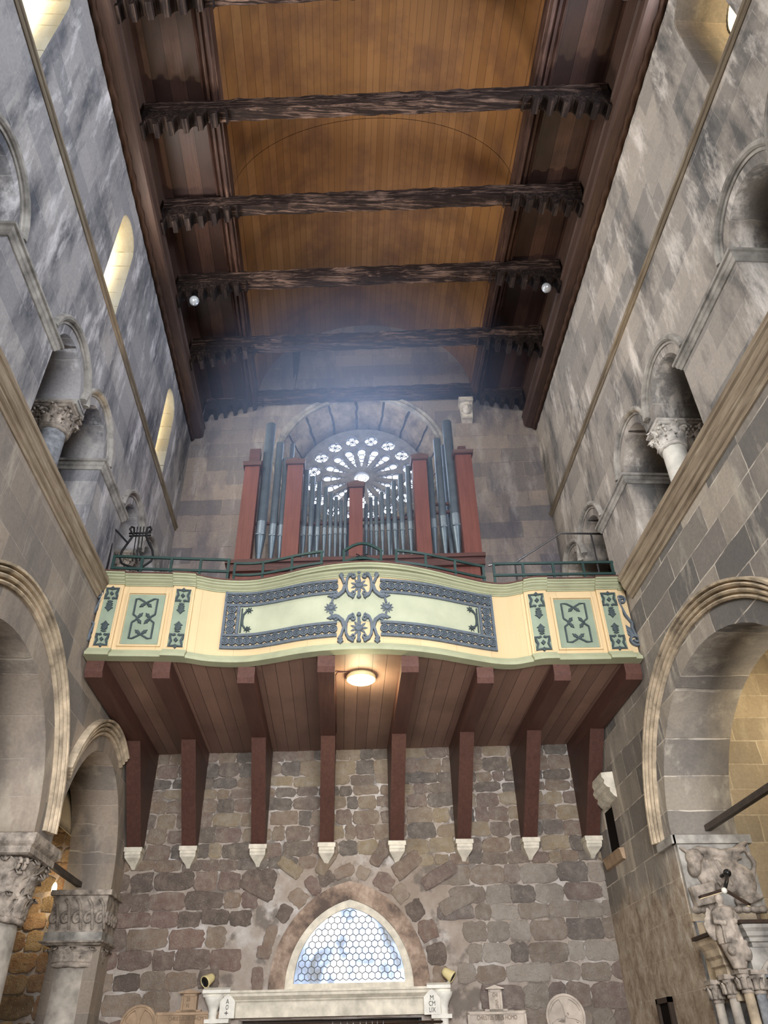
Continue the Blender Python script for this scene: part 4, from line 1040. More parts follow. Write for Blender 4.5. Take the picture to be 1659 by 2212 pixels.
# triangular iron frame beside it
mb = MB(); a, b, c_ = atY(245, 1139, 11.95), atY(277, 1174, 11.95), atY(231, 1215, 11.95)
mb.bar(a, c_, .07, .05); mb.bar(a, b, .03, .03); mb.bar(c_, (c_.x, 11.95, 7.1), .07, .05); 
tag(mb.build('iron_frame', M['iron']), 'black slanting iron post with a stay beside the lyre, at the left wall', 'frame')
# stainless handrail of the stair on the right
HY = 12.9
t_ = thing('stair_handrail', 'stainless steel stair handrail behind the right railing', 'handrail', (4.2, HY, 7.1))
hp = lambda x_, y_: atY(x_, y_, HY)
mb = MB(); mb.tube([hp(1055, 1222), hp(1112, 1216), hp(1210, 1152), Vector((5.55, HY, hp(1210, 1152).z))], .022, 8); mb.build('rail', M['steel'], t_)
for q in (hp(1112, 1216), hp(1276, 1152)):
    mb = MB(); mb.tube([q, (q.x, HY, 7.1)], .02, 8); mb.build('post', M['steel'], t_)

# ================================================================== ORGAN
OY = 13.9
def oy(x): return OY - SK * (x - .35)
def op(px, py, back=0.0):
    d = ray(px, py); return EYE + d * ((OY + back + SK * .35) / (d.y + SK * d.x))
org = thing('pipe_organ', 'pipe organ with grey metal pipes and reddish wooden posts on the balcony', 'organ', (0.35, OY, 7.1))
ZB = op(1043, 1188).z - .27                                          # top of the lower case
mb = MB(); xl, xr = op(490, 1216).x, op(1043, 1190).x
mb.box(xl + .12, xr - .12, OY - .1, OY + .75, 7.1, ZB - .22); mb.build('lower_case', M['case'], org)
mb = MB(); mb.box(xl + .04, xr - .02, OY - .2, OY + .8, ZB - .22, ZB - .04); mb.box(xl, xr, OY - .25, OY + .82, ZB - .04, ZB + .05); mb.build('base_cornice', M['case_dark'], org)
def post(p0, p1, top, hat=None, arch=False, deep=0.34):
    x0, x1 = op(p0, top).x, op(p1, top).x; zt = op(p0, top).z
    mb = MB(); mb.box(x0, x1, OY - .14, OY - .14 + deep, ZB + .04, zt - .14); pst = mb.build('post', M['case'], org)
    mb = MB(); mb.box(x0 - .04, x1 + .04, OY - .19, OY - .1 + deep, zt - .14, zt - .10)
    mb.prism([(x0 - .02, OY - .16, zt - .10), (x1 + .02, OY - .16, zt - .10), (x1 + .06, OY - .2, zt - .02), ((x0 + x1) / 2, OY - .2, zt + (.05 if arch else -.02)), (x0 - .06, OY - .2, zt - .02)], (0, deep + .06, 0))
    mb.build('post_cap', M['case_dark'], pst)
    if hat:
        zh = op(hat[0], hat[2]).z; a, b = op(hat[0], hat[2]).x, op(hat[1], hat[2]).x
        mb = MB(); mb.box(a, b, OY - .04, OY + .2, zt - .02, zh); mb.build('finial_block', M['case_dark'], pst)
post(532, 563, 1006, (541, 564, 972)); post(623, 656, 1003, None, True); post(755, 783, 1052, None, True); post(890, 919, 993, None, True); post(981, 1015, 981, (988, 1005, 966))
mb = MB(); mb.box(op(532, 1050).x + .02, op(532, 1050).x + .12, OY + .3, OY + .7, ZB, op(545, 1010).z); mb.build('side_frame', M['case'], org); mb = MB()
mb.box(op(1030, 1085).x - .05, op(1030, 1085).x + .03, OY + .2, OY + .7, ZB, op(1030, 1085).z); mb.build('side_frame', M['case'], org)
PIPES = [(585, 911, 21, 1123, 1152), (605, 951, 16, 1128, 1153), (619, 984, 14.5, 1130, 1153),
         (662.5, 1010, 11.5, 1133, 1152), (676, 1023, 11, 1133, 1152), (690, 1034, 10.5, 1134, 1152), (704, 1046, 9.5, 1135, 1150), (715.5, 1058, 9, 1135, 1149), (726.5, 1067, 8.5, 1136, 1148), (737, 1074, 8, 1136, 1148), (747.5, 1058, 8, 1136, 1148),
         (791, 1082, 8, 1128, 1140), (801.5, 1068, 8, 1128, 1141), (812.5, 1067, 8.5, 1129, 1142), (825, 1056, 9, 1128, 1141), (838, 1046, 9.5, 1127, 1141), (851, 1033, 10, 1126, 1140), (865.5, 1018, 11, 1125, 1140), (881.5, 1001, 11.5, 1122, 1139),
         (928, 983, 13.5, 1117, 1136), (944.5, 942, 16, 1111, 1135), (966, 905, 20, 1107, 1133)]
zbase = ZB + .05
for px, top, wpx, m0, m1 in PIPES:
    T = op(px, top); r = wpx / 1620 * ((T - EYE).dot(W_)) / 2
    zm0, zm1 = op(px, m0).z, op(px, m1).z
    Yc = OY + .14
    mb = MB(); mb.lathe([(r * .25, zbase), (r * .3, zbase + .05), (r, zm1 - .01), (r * 1.02, zm1), (r, zm1 + .01), (r, T.z), (r * .93, T.z + .004), (r * .9, T.z - .1)], (T.x, Yc, 0), 20)
    pp = mb.build('pipe', M['pipe'], org)
    mb = MB(); hw_ = .62
    mb.grid([[(T.x + (r + .004) * sin(a), Yc - (r + .004) * cos(a) , z_) for a in [hw_ * (2 * i / 8 - 1) * 1.25 for i in range(9)]] for z_ in (zm1 + .03, zm0 - .02, zm0 + .01)], smooth=True)
    mb.box(T.x - r * .8, T.x + r * .8, Yc - r - .012, Yc - r * .6, zm1 - .004, zm1 + .014, 1); mb.build('mouth', [M['pipe_mouth'], M['black_plastic']], pp)
# racks that hold the pipes
for a, b, y_ in ((532, 660, 1122), (650, 760, 1122), (780, 895, 1112), (905, 1000, 1080), (905, 1000, 1098)):
    p0, p1 = op(a, y_), op(b, y_); mb = MB(); mb.box(p0.x, p1.x, OY + .16, OY + .22, p0.z - .03, p0.z + .03); mb.build('rack_bar', M['case_dark'], org)
for px, top, wpx, y1 in ((957, 963, 9, 1190), (857, 1120, 7, 1190), (843, 1110, 7, 1190), (632, 960, 10, 1190), (960, 1010, 8, 1190), (752, 1120, 5, 1190), (682, 1090, 7, 1190)):
    T = op(px, top, .5); r = wpx / 1620 * ((T - EYE).dot(W_)) / 2
    mb = MB(); mb.lathe([(r * .3, zbase), (r, zbase + .6), (r, T.z), (r * .9, T.z - .05)], (T.x, OY + .5, 0), 14); mb.build('rear_pipe', M['pipe_mouth'], org)
for o_ in org.children_recursive:                   # the case stands parallel to the slanting entrance wall
    for v in o_.data.vertices: v.co.y -= SK * (v.co.x - .35)
# ================================================================== COLUMNS AND CAPITALS
def acanthus(mb, c, a, r0, z0, h, w, curl, n=9):
    """one curling leaf with lobed edges, growing up from (r0, z0) round the axis c at angle a"""
    ca, sa = cos(a), sin(a); rows = []
    for i in range(n + 1):
        v = i / n; r = r0 + .02 + .10 * h * v + curl * max(0, v - .55) ** 1.5 * 3.0; z_ = z0 + h * (v if v < .85 else .85 + .15 * (1 - (v - .85) / .15 * 1.6))
        wd = w * (1.0 - .25 * v) * (1 + .22 * sin(v * 18)) * (1 if v < .8 else max(.15, 1 - (v - .8) * 4)); row = []
        for k_ in range(7):
            u = k_ / 3 - 1; lift = .03 * (1 - u * u) + .012 * cos(u * 9)
            rr = r + lift; tx = u * wd / 2
            row.append((c[0] + rr * ca - tx * sa, c[1] + rr * sa + tx * ca, z_))
        rows.append(row)
    back = [[(x - .035 * ca, y - .035 * sa, z_) for x, y, z_ in r] for r in rows]
    mb.grid(rows + back[::-1], cu=True, smooth=True)
def capital(parent, c, r, half, z0, z1, mat, rows_=((0.0, .5, 8, 0), (.32, .55, 8, .5)), abh=.16, volutes=True, ab=True, rope=True):
    H = z1 - z0; mb = MB()
    mb.lathe([(r * .98, z0), (r * 1.0, z0 + .25 * H), (r * 1.06, z0 + .5 * H), (r * 1.2, z0 + .8 * H), (half * .92, z1 - .02), (half * .9, z1)], (c[0], c[1], 0), 28)
    for f, hh, n, of in rows_:
        for i in range(n):
            acanthus(mb, c, 2 * pi * (i + of) / n + pi / 8, r * (1.0 + .12 * f), z0 + f * H, hh * H, 2 * pi * r * 1.12 / n, .09 + .12 * f)
    if volutes:
        for i in range(4):
            a = pi / 4 + i * pi / 2; R0 = half * 1.22
            for s in (-1, 1):
                P = []
                for j in range(16):
                    q = j / 15; t_ = q * 2.6 * pi; rr = .085 * (1 - .75 * q)
                    P.append((c[0] + (R0 - .06 + rr * cos(t_)) * cos(a) - s * .045 * sin(a), c[1] + (R0 - .06 + rr * cos(t_)) * sin(a) + s * .045 * cos(a), z1 - .11 + rr * sin(t_)))
                mb.tube(P, .024, 6)
    cap = mb.build('capital', mat, parent)
    if rope:
        mb = MB(); R1 = r * 1.03; rows = []
        for i in range(60):
            t_ = 2 * pi * i / 60; rows.append([(c[0] + (R1 + (.04 + .008 * cos(3 * q + i)) * cos(q)) * cos(t_), c[1] + (R1 + (.04 + .008 * cos(3 * q + i)) * cos(q)) * sin(t_), z0 - .02 + (.045 + .008 * cos(3 * q + i)) * sin(q)) for q in [2 * pi * j / 10 for j in range(10)]])
        mb.grid(rows, cu=True, cv=True); mb.build('astragal', mat, cap)
    if ab:
        mb = MB(); rows = []
        for k_, z_ in ((.92, z1), (1.0, z1 + .02), (1.0, z1 + abh * .4), (1.06, z1 + abh * .5), (1.1, z1 + abh * .62), (1.12, z1 + abh)):
            q = half * k_; rows.append([(c[0] - q, c[1] - q, z_), (c[0] + q, c[1] - q, z_), (c[0] + q, c[1] + q, z_), (c[0] - q, c[1] + q, z_)])
        mb.grid(rows, cv=True, smooth=False, caps=True); mb.build('abacus', mat, cap)
    return cap
# left arcade column with its big leafy capital
cc = (-4.74, 11.62)
t_ = thing('arcade_column', 'stone arcade column with a large leafy carved capital at the left edge of the photo', 'column', (cc[0], cc[1], 0))
mb = MB(); mb.lathe([(.6, 0.0), (.6, .15), (.52, .2), (.5, .3), (.42, .36), (.41, 1.5), (.385, 3.24)], (cc[0], cc[1], 0), 32); mb.build('shaft', M['shaft'], t_)
capital(t_, cc, .40, .52, 3.30, 4.02, M['carved'], ((0.0, .42, 10, 0), (.30, .5, 8, .5), (.5, .5, 8, 0)), .26)
# half column against the entrance wall, cap in two tiers
cc = (-4.66, 15.62)
t_ = thing('wall_column', 'stone half column with a worn two-tier capital beside the entrance wall, at the left', 'column', (cc[0], cc[1], 0))
mb = MB(); mb.lathe([(.55, 0.0), (.55, .2), (.43, .3), (.41, 1.5), (.39, 3.1)], (cc[0], cc[1], 0), 32); mb.box(-5.04, -4.24, 15.75, 16.0, 0, 3.1); mb.build('shaft', M['shaft'], t_)
capital(t_, cc, .41, .5, 3.16, 3.42, M['carved'], ((0.05, .9, 10, 0),), .06, False)
mb = MB(); mb.box(cc[0] - .50, cc[0] + .50, cc[1] - .50, cc[1] + .3, 3.48, 3.62); mb.build('smooth_band', M['trim_grey'], t_)
mb = MB(); mb.box(cc[0] - .47, cc[0] + .48, cc[1] - .46, cc[1] + .35, 3.61, 4.22)
for j in range(5):
    x = cc[0] - .40 + .20 * j
    mb.tube([(x + .08 * cos(a) * (1 - a / 12), cc[1] - .48, 3.84 + .10 * sin(a) * (1 - a / 12)) for a in [i * .4 for i in range(16)]], .032, 6)
    mb.tube([(x + .1, cc[1] - .47, 3.66), (x + .07, cc[1] - .5, 3.85), (x + .02, cc[1] - .49, 4.05), (x - .05, cc[1] - .5, 4.14)], .03, 6)
    y = cc[1] - .40 + .18 * j
    if j < 4:
        mb.tube([(cc[0] + .5, y + .08 * cos(a) * (1 - a / 12), 3.84 + .10 * sin(a) * (1 - a / 12)) for a in [i * .4 for i in range(16)]], .03, 6)
mb.box(cc[0] - .53, cc[0] + .54, cc[1] - .52, cc[1] + .35, 4.2, 4.285)
mb.build('upper_block', M['carved'], t_)
# double columns in the gallery openings
def gallery_column(x, y, z0, zt, mat, capmat, label):
    t_ = thing('gallery_column', label, 'column', (x, y, z0), 'gallery columns')
    mb = MB(); mb.lathe([(.30, z0), (.30, z0 + .1), (.25, z0 + .16), (.25, z0 + .25), (.2, z0 + .3), (.195, zt - .5), (.18, zt - .44)], (x, y, 0), 24); mb.build('shaft', mat, t_)
    capital(t_, (x, y), .19, .25, zt - .44, zt - .08, capmat, ((0.0, .55, 8, 0), (.4, .58, 8, .5)), .09, True)
gallery_column(-4.73, 9.15, 8.56, 10.35, M['shaft_grey'], M['carved'], 'grey gallery column with a leafy capital in the left twin arch, on the nave side')
gallery_column(-5.22, 9.15, 8.56, 10.35, M['shaft_grey'], M['carved'], 'gallery column in the left twin arch, standing behind the nave-side column')
gallery_column(5.52, 9.33, 8.56, 10.42, M['white_stone'], M['carved_light'], 'white gallery column with a leafy capital in the right twin arch, on the nave side')
gallery_column(6.0, 9.33, 8.56, 10.42, M['shaft'], M['carved'], 'gallery column in the right twin arch, shaded behind the white column')
gallery_column(5.55, 4.52, 8.56, 10.42, M['white_stone'], M['carved_light'], 'gallery column at the right edge of the photo, only its capital showing')
for X, s, ys, zt in ((XLU, -1, (9.15, 13.53), 10.35), (XRU, 1, (9.33, 4.52), 10.42)):   # impost blocks above the columns carry the arches
    for y in ys:
        mb = MB(); mb.box(min(X, X + s * .94), max(X, X + s * .94), y - .2, y + .2, zt + .012, 10.47); struct(mb.build('trim_%d' % k, M['trim_grey'])); k += 1
gallery_column(-4.75, 13.53, 8.56, 10.35, M['shaft_grey'], M['carved'], 'gallery column of the far left twin arch beside the iron lyre')
# tie rods of the arcades
def tie(x, y0, y1, z, label):
    mb = MB(); mb.bar((x, y0, z), (x, y1, z), .085, .085); tag(mb.build('tie_rod', M['tie']), label, 'tie rod', 'tie rods of the arcade arches')
tie(-4.78, 6.9, 11.3, 4.50, 'grey square tie rod ending above the big leafy capital, at the left edge')
tie(-4.78, 12.0, 15.9, 4.40, 'grey square tie rod sloping down to the worn capital beside the entrance wall')
tie(5.55, 6.9, 11.9, 4.46, 'dark square tie rod across the big arch on the right')

# right pier: carved capital with a crouching winged beast, pilaster below
t_ = thing('pier_capital', 'carved stone capital with a crouching winged beast on the right pier', 'capital', (5.45, 11.7, 3.3))
mb = MB(); mb.box(4.93, 6.12, 11.66, 11.795, 4.22, 4.34); mb.box(4.99, 6.08, 11.72, 11.795, 3.3, 4.22); mb.box(4.90, 4.96, 11.66, 12.3, 4.22, 4.34); mb.build('slab', M['trim_grey'], t_)
mb = MB(); Y0 = 11.70
def e(x, z, rx, rz, ry=.1, ang=0.0, y=Y0): mb.ball((x, y, z), rx, ry, rz, 8, rot=Matrix.Rotation(ang, 3, 'Y'))
e(5.60, 3.78, .34, .24, .13); e(5.82, 3.70, .2, .24, .15); e(5.36, 3.82, .2, .22, .13)        # body, haunch, chest
e(5.17, 4.02, .12, .12, .14, 0, Y0 - .05); e(5.13, 3.88, .09, .13, .13, .2, Y0 - .07)         # head, muzzle
e(5.06, 4.14, .07, .03, .05, .6); e(5.26, 4.15, .07, .03, .05, -.6)                             # ears
e(5.55, 4.08, .38, .07, .09, .18, Y0 - .02); e(5.72, 4.10, .30, .05, .09, -.12, Y0 - .03); e(5.9, 4.16, .2, .05, .08, -.5)   # wing
for dx in (-.08, .0, .08): mb.tube([(5.40 + dx, Y0 - .11, 3.98), (5.44 + dx, Y0 - .13, 3.8), (5.52 + dx, Y0 - .13, 3.62)], .022, 6)   # mane
mb.tube([(5.84, Y0 - .1, 3.55), (5.98, Y0 - .1, 3.48), (5.8, Y0 - .12, 3.44), (5.6, Y0 - .1, 3.44)], .055, 8)      # hind leg
mb.tube([(5.32, Y0 - .08, 3.68), (5.28, Y0 - .12, 3.52), (5.2, Y0 - .14, 3.46)], .06, 8)                         # fore leg
mb.tube([(5.98, Y0 - .05, 3.75), (6.05, Y0 - .07, 3.95), (5.98, Y0 - .08, 4.08)], .035, 7)                        # tail
mb.obox((5.16, Y0 - .08, 3.52), (.16, 0, .03), (0, .07, 0), (-.02, 0, .13))                                       # book
for i in range(9): e(5.05 + .12 * i, 3.34, .07, .05, .08)
carve('carved_beast', mb, M['carved'], .018, t_, 2)
mb = MB(); mb.box(4.97, 5.9, 11.72, 11.795, 3.2, 3.3); mb.build('astragal', M['trim'], t_)
t_ = thing('pier_pilaster', 'smooth grey stone pilaster below the carved beast capital', 'pilaster', (5.4, 11.7, 0))
mb = MB(); mb.box(5.0, 5.85, 11.70, 11.797, 0, 3.2); mb.build('shaft', M['shaft_grey'], t_)
mb = MB(); mb.tube([(5.05, 11.70, 0), (5.05, 11.70, 3.18)], .05, 10); mb.build('angle_roll', M['trim'], t_)

# ------------------------------------------------------------------ doorway and its stones
t_ = thing('portal_lintel', 'pale stone door lintel with a moulded cornice under the pointed window', 'lintel', (-.2, 15.6, 2.3))
def far_profile(mb, x0, x1, prof, N=1):
    mb.grid([[W3(x0 + (x1 - x0) * i / N, z_, d) for d, z_ in prof] for i in range(N + 1)], cv=True, smooth=False, caps=True)
mb = MB(); far_profile(mb, -2.0, 1.62, [(-.02, 2.56), (.12, 2.56), (.13, 2.58), (.15, 2.59), (.16, 2.61), (.24, 2.66), (.25, 2.70), (.27, 2.71), (.27, 2.745), (-.02, 2.75)]); mb.build('cornice', M['lime'], t_)
mb = MB(); far_profile(mb, -1.9, 1.54, [(-.02, 2.35), (.13, 2.35), (.13, 2.562), (-.02, 2.562)]); mb.build('frieze', M['lime'], t_)
for x0, x1, lab in ((-2.36, -1.88, 'left'), (1.52, 1.93, 'right')):
    mb = MB(); far_profile(mb, x0, x1, [(-.02, 2.66), (.2, 2.66), (.25, 2.70), (.31, 2.71), (.31, 2.76), (.2, 2.80), (-.02, 2.80)])
    mb.build('corner_cap', M['white_stone'], t_)
    xc = -2.18 if lab == 'left' else 1.80; q = W3(xc, 0, .14); mb = MB()
    mb.lathe([(.075, 0), (.075, 2.40), (.085, 2.42), (.075, 2.45), (.10, 2.52), (.16, 2.62), (.17, 2.665)], (q.x, q.y, 0), 16); mb.build('colonnette', M['white_stone'], t_)
    mb = MB(); far_profile(mb, x0 + .06, x1 - .0, [(-.02, 2.28), (.24, 2.28), (.24, 2.34), (-.02, 2.35)]); mb.build('bracket_slab', M['white_stone'], t_)
    mb = MB(); far_profile(mb, x0 + .1, x1 - .1, [(-.02, 0), (.12, 0), (.12, 2.285), (-.02, 2.285)]); mb.build('jamb', M['lime'], t_)
def plaque(xc, z0, z1, w, lab, items):
    pl = thing('inscription_plaque', lab, 'plaque', W3(xc, z0, .2), 'white plaques at the ends of the door lintel')
    P = [(xc - w / 2, z0), (xc + w / 2, z0), (xc + w / 2, z1 - .11), (xc + w * .28, z1 - .05), (xc, z1), (xc - w * .28, z1 - .05), (xc - w / 2, z1 - .11)]
    mb = MB(); mb.prism([W3(a, b, .135) for a, b in P], WN * .12); mb.build('slab', M['white_stone'], pl)
    lettering(items, lambda u, v, w_: W3(xc + u, v, .256 + w_), M['black_letter'], pl)
plaque(-1.92, 2.345, 2.70, .26, 'white pointed plaque with A, O and a small cross, left on the lintel', [('A', .10, 0, 2.585, .8, 0), ('O', .10, 0, 2.50, .62, 0), ('+', .13, -.005, 2.415, 1, 0), ('+', .11, -.005, 2.415, 1, 0)])
plaque(1.60, 2.335, 2.70, .28, 'white pointed plaque reading M CM LIX at the right end of the lintel', [('M', .10, 0, 2.575, .9, 0), ('CM', .10, 0, 2.49, .8, 0), ('LIX', .10, 0, 2.40, .8, 0)])
# curtain rail with rings in the doorway
t_ = thing('door_curtain', 'dark red curtain in the doorway below the lintel', 'curtain', W3(-.15, 0, -.3))
mb = MB(); mb.grid([[W3(-1.7 + 3.1 * i / 120, z_, -.22 + .05 * sin(i * .9)) for z_ in (0.02, 2.17)] for i in range(121)], smooth=True)
mb.grid([[W3(-1.7 + 3.1 * i / 120, z_, -.24 + .05 * sin(i * .9)) for z_ in (0.02, 2.17)] for i in range(121)], smooth=True); mb.build('cloth', M['curtain'], t_)
mb = MB(); mb.tube([W3(-2.05, 2.245, .19), W3(1.78, 2.235, .19)], .02, 8); tag(mb.build('curtain_rod', M['brown_wood']), 'dark curtain rod across the doorway under the lintel', 'rod')
for i, px in enumerate((564, 626, 640, 656, 718, 719.5, 736, 750, 763, 778, 791, 804, 815, 828)):
    d = ray(px, 2208); yy = (WY(0) - .19); q = atY(px, 2208, WY((px - 775) / 110 + .2) - .19); zc_ = 2.24
    mb = MB(); mb.tube([(q.x, q.y - .0 + .035 * cos(a), zc_ - .012 + .035 * sin(a)) for a in [2 * pi * j / 14 for j in range(14)]], .0055, 6, True)
    tag(mb.build('curtain_ring', M['steel']), 'small silver ring on the curtain rod under the lintel', 'ring', 'curtain rings on the door rod')
mb = MB(); mb.box(-1.75, 1.42, 16.2, 16.25, 0, 2.4); struct(mb.build('door_1', M['brown_wood']))

# cross-shaped inscription stones and consecration crosses on the wall
def cross_stone(xc, zt, zarm, w, arm, mat, lab, items, lm):
    t_ = thing('inscription_cross', lab, 'stone cross', W3(xc, zarm - .5, .08), 'cross-shaped inscription stones')
    mb = MB(); P = [(xc - w / 2, zarm + .03), (xc - w / 2, zt - .06), (xc + w / 2, zt - .06), (xc + w / 2, zarm + .03), (xc + w / 2 + .08, zarm + .03), (xc + w / 2 + .08, zarm), (xc + arm, zarm), (xc + arm, zarm - .42), (xc + w / 2, zarm - .42), (xc + w / 2, zarm - 1.0), (xc - w / 2, zarm - 1.0), (xc - w / 2, zarm - .42), (xc - arm, zarm - .42), (xc - arm, zarm), (xc - w / 2 - .08, zarm), (xc - w / 2 - .08, zarm + .03)]
    for x0, x1, z0, z1 in ((xc - w / 2, xc + w / 2, zarm - 1.0, zt - .06), (xc - arm, xc + arm, zarm - .42, zarm), (xc - w / 2 - .08, xc + w / 2 + .08, zarm - .05, zarm + .03)):
        mb.prism([W3(x0, z0, .02), W3(x1, z0, .02), W3(x1, z1, .02), W3(x0, z1, .02)], WN * .09)
    for x0, x1, z0, z1, b in ((xc - w / 2, xc + w / 2, zarm + .02, zt - .07, .035), (xc - arm, xc + arm, zarm - .41, zarm - .01, .035)):    # raised border
        for q0, q1, r0, r1 in ((x0, x1, z1 - b, z1), (x0, x0 + b, z0, z1), (x1 - b, x1, z0, z1)):
            mb.prism([W3(q0, r0, .11), W3(q1, r0, .11), W3(q1, r1, .11), W3(q0, r1, .11)], WN * .025)
    mb.build('cross_slab', mat, t_)
    mb = MB(); q = w / 2 + .045; mb.prism([W3(xc - q, zt - .062, .02), W3(xc + q, zt - .062, .02), W3(xc + q, zt - .05, .02), W3(xc, zt, .02), W3(xc - q, zt - .05, .02)], WN * .15); mb.build('gable_cap', mat, t_)
    lettering(items, lambda u, v, w_: W3(xc + u, v, .111 + w_), lm, t_)
M['tan_stone'] = plain('tan_stone', (166, 142, 118), .85, 0, .15, .12, 4.0, .2)
M['pale_stone'] = plain('pale_grey_stone', (190, 178, 166), .85, 0, .15, .12, 4.0, .2)
cross_stone(-2.62, 2.79, 2.46, .27, .56, M['tan_stone'], 'tan cross-shaped stone with faded letters left of the door', [('2III', .085, -.02, 2.64, .62, 0), ('N', .085, -.02, 2.545, .8, 0), ('CHRISTUS DEUS HOMO', .085, 0, 2.36, .72, 0)], M['brown_letter'])
cross_stone(2.70, 2.75, 2.37, .23, .50, M['pale_stone'], 'grey cross-shaped stone reading CHRISTUS DEUS HOMO right of the door', [('CHI', .085, .0, 2.60, .62, 0), ('VIVIT', .075, .015, 2.47, .8, -pi / 2), ('CHRISTUS DEUS HOMO', .095, 0, 2.275, .68, 0)], M['brown_letter'])
for xc, zc_, r, mat, lab in ((-3.47, 2.26, .29, M['tan_stone'], 'round carved consecration cross on the rubble wall at the left of the door'), (3.88, 2.27, .30, M['pale_stone'], 'round carved consecration cross on the pale rubble wall at the right of the door')):
    mb = MB(); mb.grid([[W3(xc + r * q * cos(a), zc_ + r * q * sin(a), d) for a in [2 * pi * i / 36 for i in range(36)]] for q, d in ((1.12, .0), (1.12, .07), (1.0, .08), (.97, .055), (.9, .05), (.02, .05))], cv=True, smooth=False)
    mb.tube([W3(xc + r * .93 * cos(a), zc_ + r * .93 * sin(a), .06) for a in [2 * pi * i / 36 for i in range(36)]], .02, 6, True)
    for i in range(4):
        a = pi / 2 * i; P = []
        for u, v in ((0.06, .05), (.5, .11), (.86, .30), (.91, 0), (.86, -.30), (.5, -.11), (.06, -.05)): P.append(W3(xc + r * (u * cos(a) - v * sin(a)), zc_ + r * (u * sin(a) + v * cos(a)), .045))
        mb.prism(P, WN * .03)
    tag(mb.build('consecration_cross', mat), lab, 'cross medallion', 'consecration crosses')
# spotlights on the ends of the lintel
def spotlamp(base, d, lab):
    t_ = thing('spotlight', lab, 'spotlight', base, 'spotlights on the door lintel')
    base = Vector(base); d = Vector(d).normalized(); hd = base + Vector((0, -.02, .13))
    mb = MB(); mb.lathe([(.0, 0), (.05, 0), (.05, .02), (.012, .025), (.012, .06)], base, 12); mb.tube([base + Vector((0, 0, .05)), hd - d * .03], .012, 6); mb.build('bracket', M['steel'], t_)
    mb = MB(); mb.lathe([(.03, -.1), (.055, -.095), (.075, -.05), (.09, .05), (.10, .09), (.10, .11), (.085, .11), (.085, .10)], hd, 20, axis=d, caps=False); mb.lathe([(.0, -.101), (.03, -.1)], hd, 20, axis=d, caps=False); mb.build('lamp_head', M['beige_paint'], t_)
    mb = MB(); mb.lathe([(.0, .095), (.086, .10), (.086, .105)], hd, 20, axis=d, caps=False); mb.build('lens', M['black_plastic'], t_)
spotlamp(W3(-2.30, 2.80, .15), (-.55, -.7, -.45), 'beige spotlight turned left on the left end of the door lintel')
spotlamp(W3(1.90, 2.80, .15), (.75, -.3, -.55), 'beige spotlight turned right on the right end of the door lintel')

# ------------------------------------------------------------------ roof and wall fittings
for px, py, lab in ((420, 648, 'small glass lamp hanging at the left end of the fourth roof beam'), (1180, 620, 'small glass lamp hanging at the right end of the fourth roof beam')):
    q = atZ(px, py, 16.15); t_ = thing('beam_lamp', lab, 'lamp', (q.x, q.y, 16.35), 'small glass lamps on a roof beam')
    mb = MB(); mb.lathe([(.02, .32), (.03, .14), (.055, .12), (.055, .06)], q, 12); mb.build('holder', M['iron'], t_)
    mb = MB(); mb.lathe([(.05, .07), (.10, .03), (.115, -.03), (.095, -.10), (.03, -.14)], q, 18); mb.build('glass_bulb', M['glass'], t_)
q = atY(766, 840, 15.55); mb = MB(); mb.ball(W3(q.x, q.z, .0), .13, .09, .11, 10)
for i in range(-2, 3):
    mb.bar(W3(q.x + i * .045, q.z - .08, .095), W3(q.x + i * .045, q.z + .08, .095), .01, .01); mb.bar(W3(q.x - .1, q.z + i * .035, .097), W3(q.x + .1, q.z + i * .035, .097), .01, .01)
tag(mb.build('wall_vent', M['lead']), 'small domed metal vent on the gable wall above the rose window', 'vent')
hx_, hz_ = 3.36, 16.55
t_ = thing('corbel_head', 'pale carved stone head corbel on the wall right of the rose window', 'corbel', W3(hx_, hz_, .1))
mb = MB(); mb.prism([W3(hx_ - .15, 16.25, -.02), W3(hx_ + .15, 16.25, -.02), W3(hx_ + .17, 16.86, -.02), W3(hx_ - .17, 16.86, -.02)], WN * .26); mb.prism([W3(hx_ - .2, 16.84, -.02), W3(hx_ + .2, 16.84, -.02), W3(hx_ + .2, 16.98, -.02), W3(hx_ - .2, 16.98, -.02)], WN * .36); mb.build('block', M['carved_light'], t_)
mb = MB(); c_ = W3(hx_, 16.55, .30); mb.ball(c_, .13, .11, .19); mb.ball(c_ + WN * .1 + Vector((0, 0, -.02)), .03, .05, .06); mb.ball(c_ + WN * .08 + Vector((-.05, 0, .05)), .035, .03, .02); mb.ball(c_ + WN * .08 + Vector((.05, 0, .05)), .035, .03, .02); mb.ball(c_ + WN * .09 + Vector((0, 0, -.1)), .05, .03, .018); mb.ball(c_ + Vector((0, 0, .14)), .15, .12, .08)
carve('head', mb, M['carved_light'], .014, t_, 1)

# right wall: slot, hood stone, sill; small dark frame
mb = MB(); mb.box(XR + .03, XR + .4, 14.17, 14.71, 4.67, 5.45); struct(mb.build('window_7', M['dark_gap']))
hs = MB(); prof = [(0.0, 5.95), (.24, 5.93), (.24, 5.85), (.20, 5.80), (.22, 5.74), (.17, 5.68), (.12, 5.66), (.13, 5.6), (.07, 5.52), (.0, 5.48)]
hs.grid([[(XR + .02 - d, y, z_) for d, z_ in prof] for y in (13.78, 14.62)], cv=True, smooth=False, caps=True)
tag(hs.build('hood_stone', M['lime']), 'moulded broken hood stone sticking out above the dark slot in the right wall', 'stone')
mb = MB(); run_profile(XR, -1, [(-.02, 4.48), (.05, 4.5), (.08, 4.64), (.10, 4.67), (-.02, 4.68)], 13.95, 14.95, mb); tag(mb.build('slot_sill', M['tan_stone']), 'brown stone sill under the dark slot in the right wall', 'sill')
t_ = thing('framed_niche', 'small dark brown framed box on the rough right wall at the bottom', 'wall box', (XR, 13.4, 1.7))
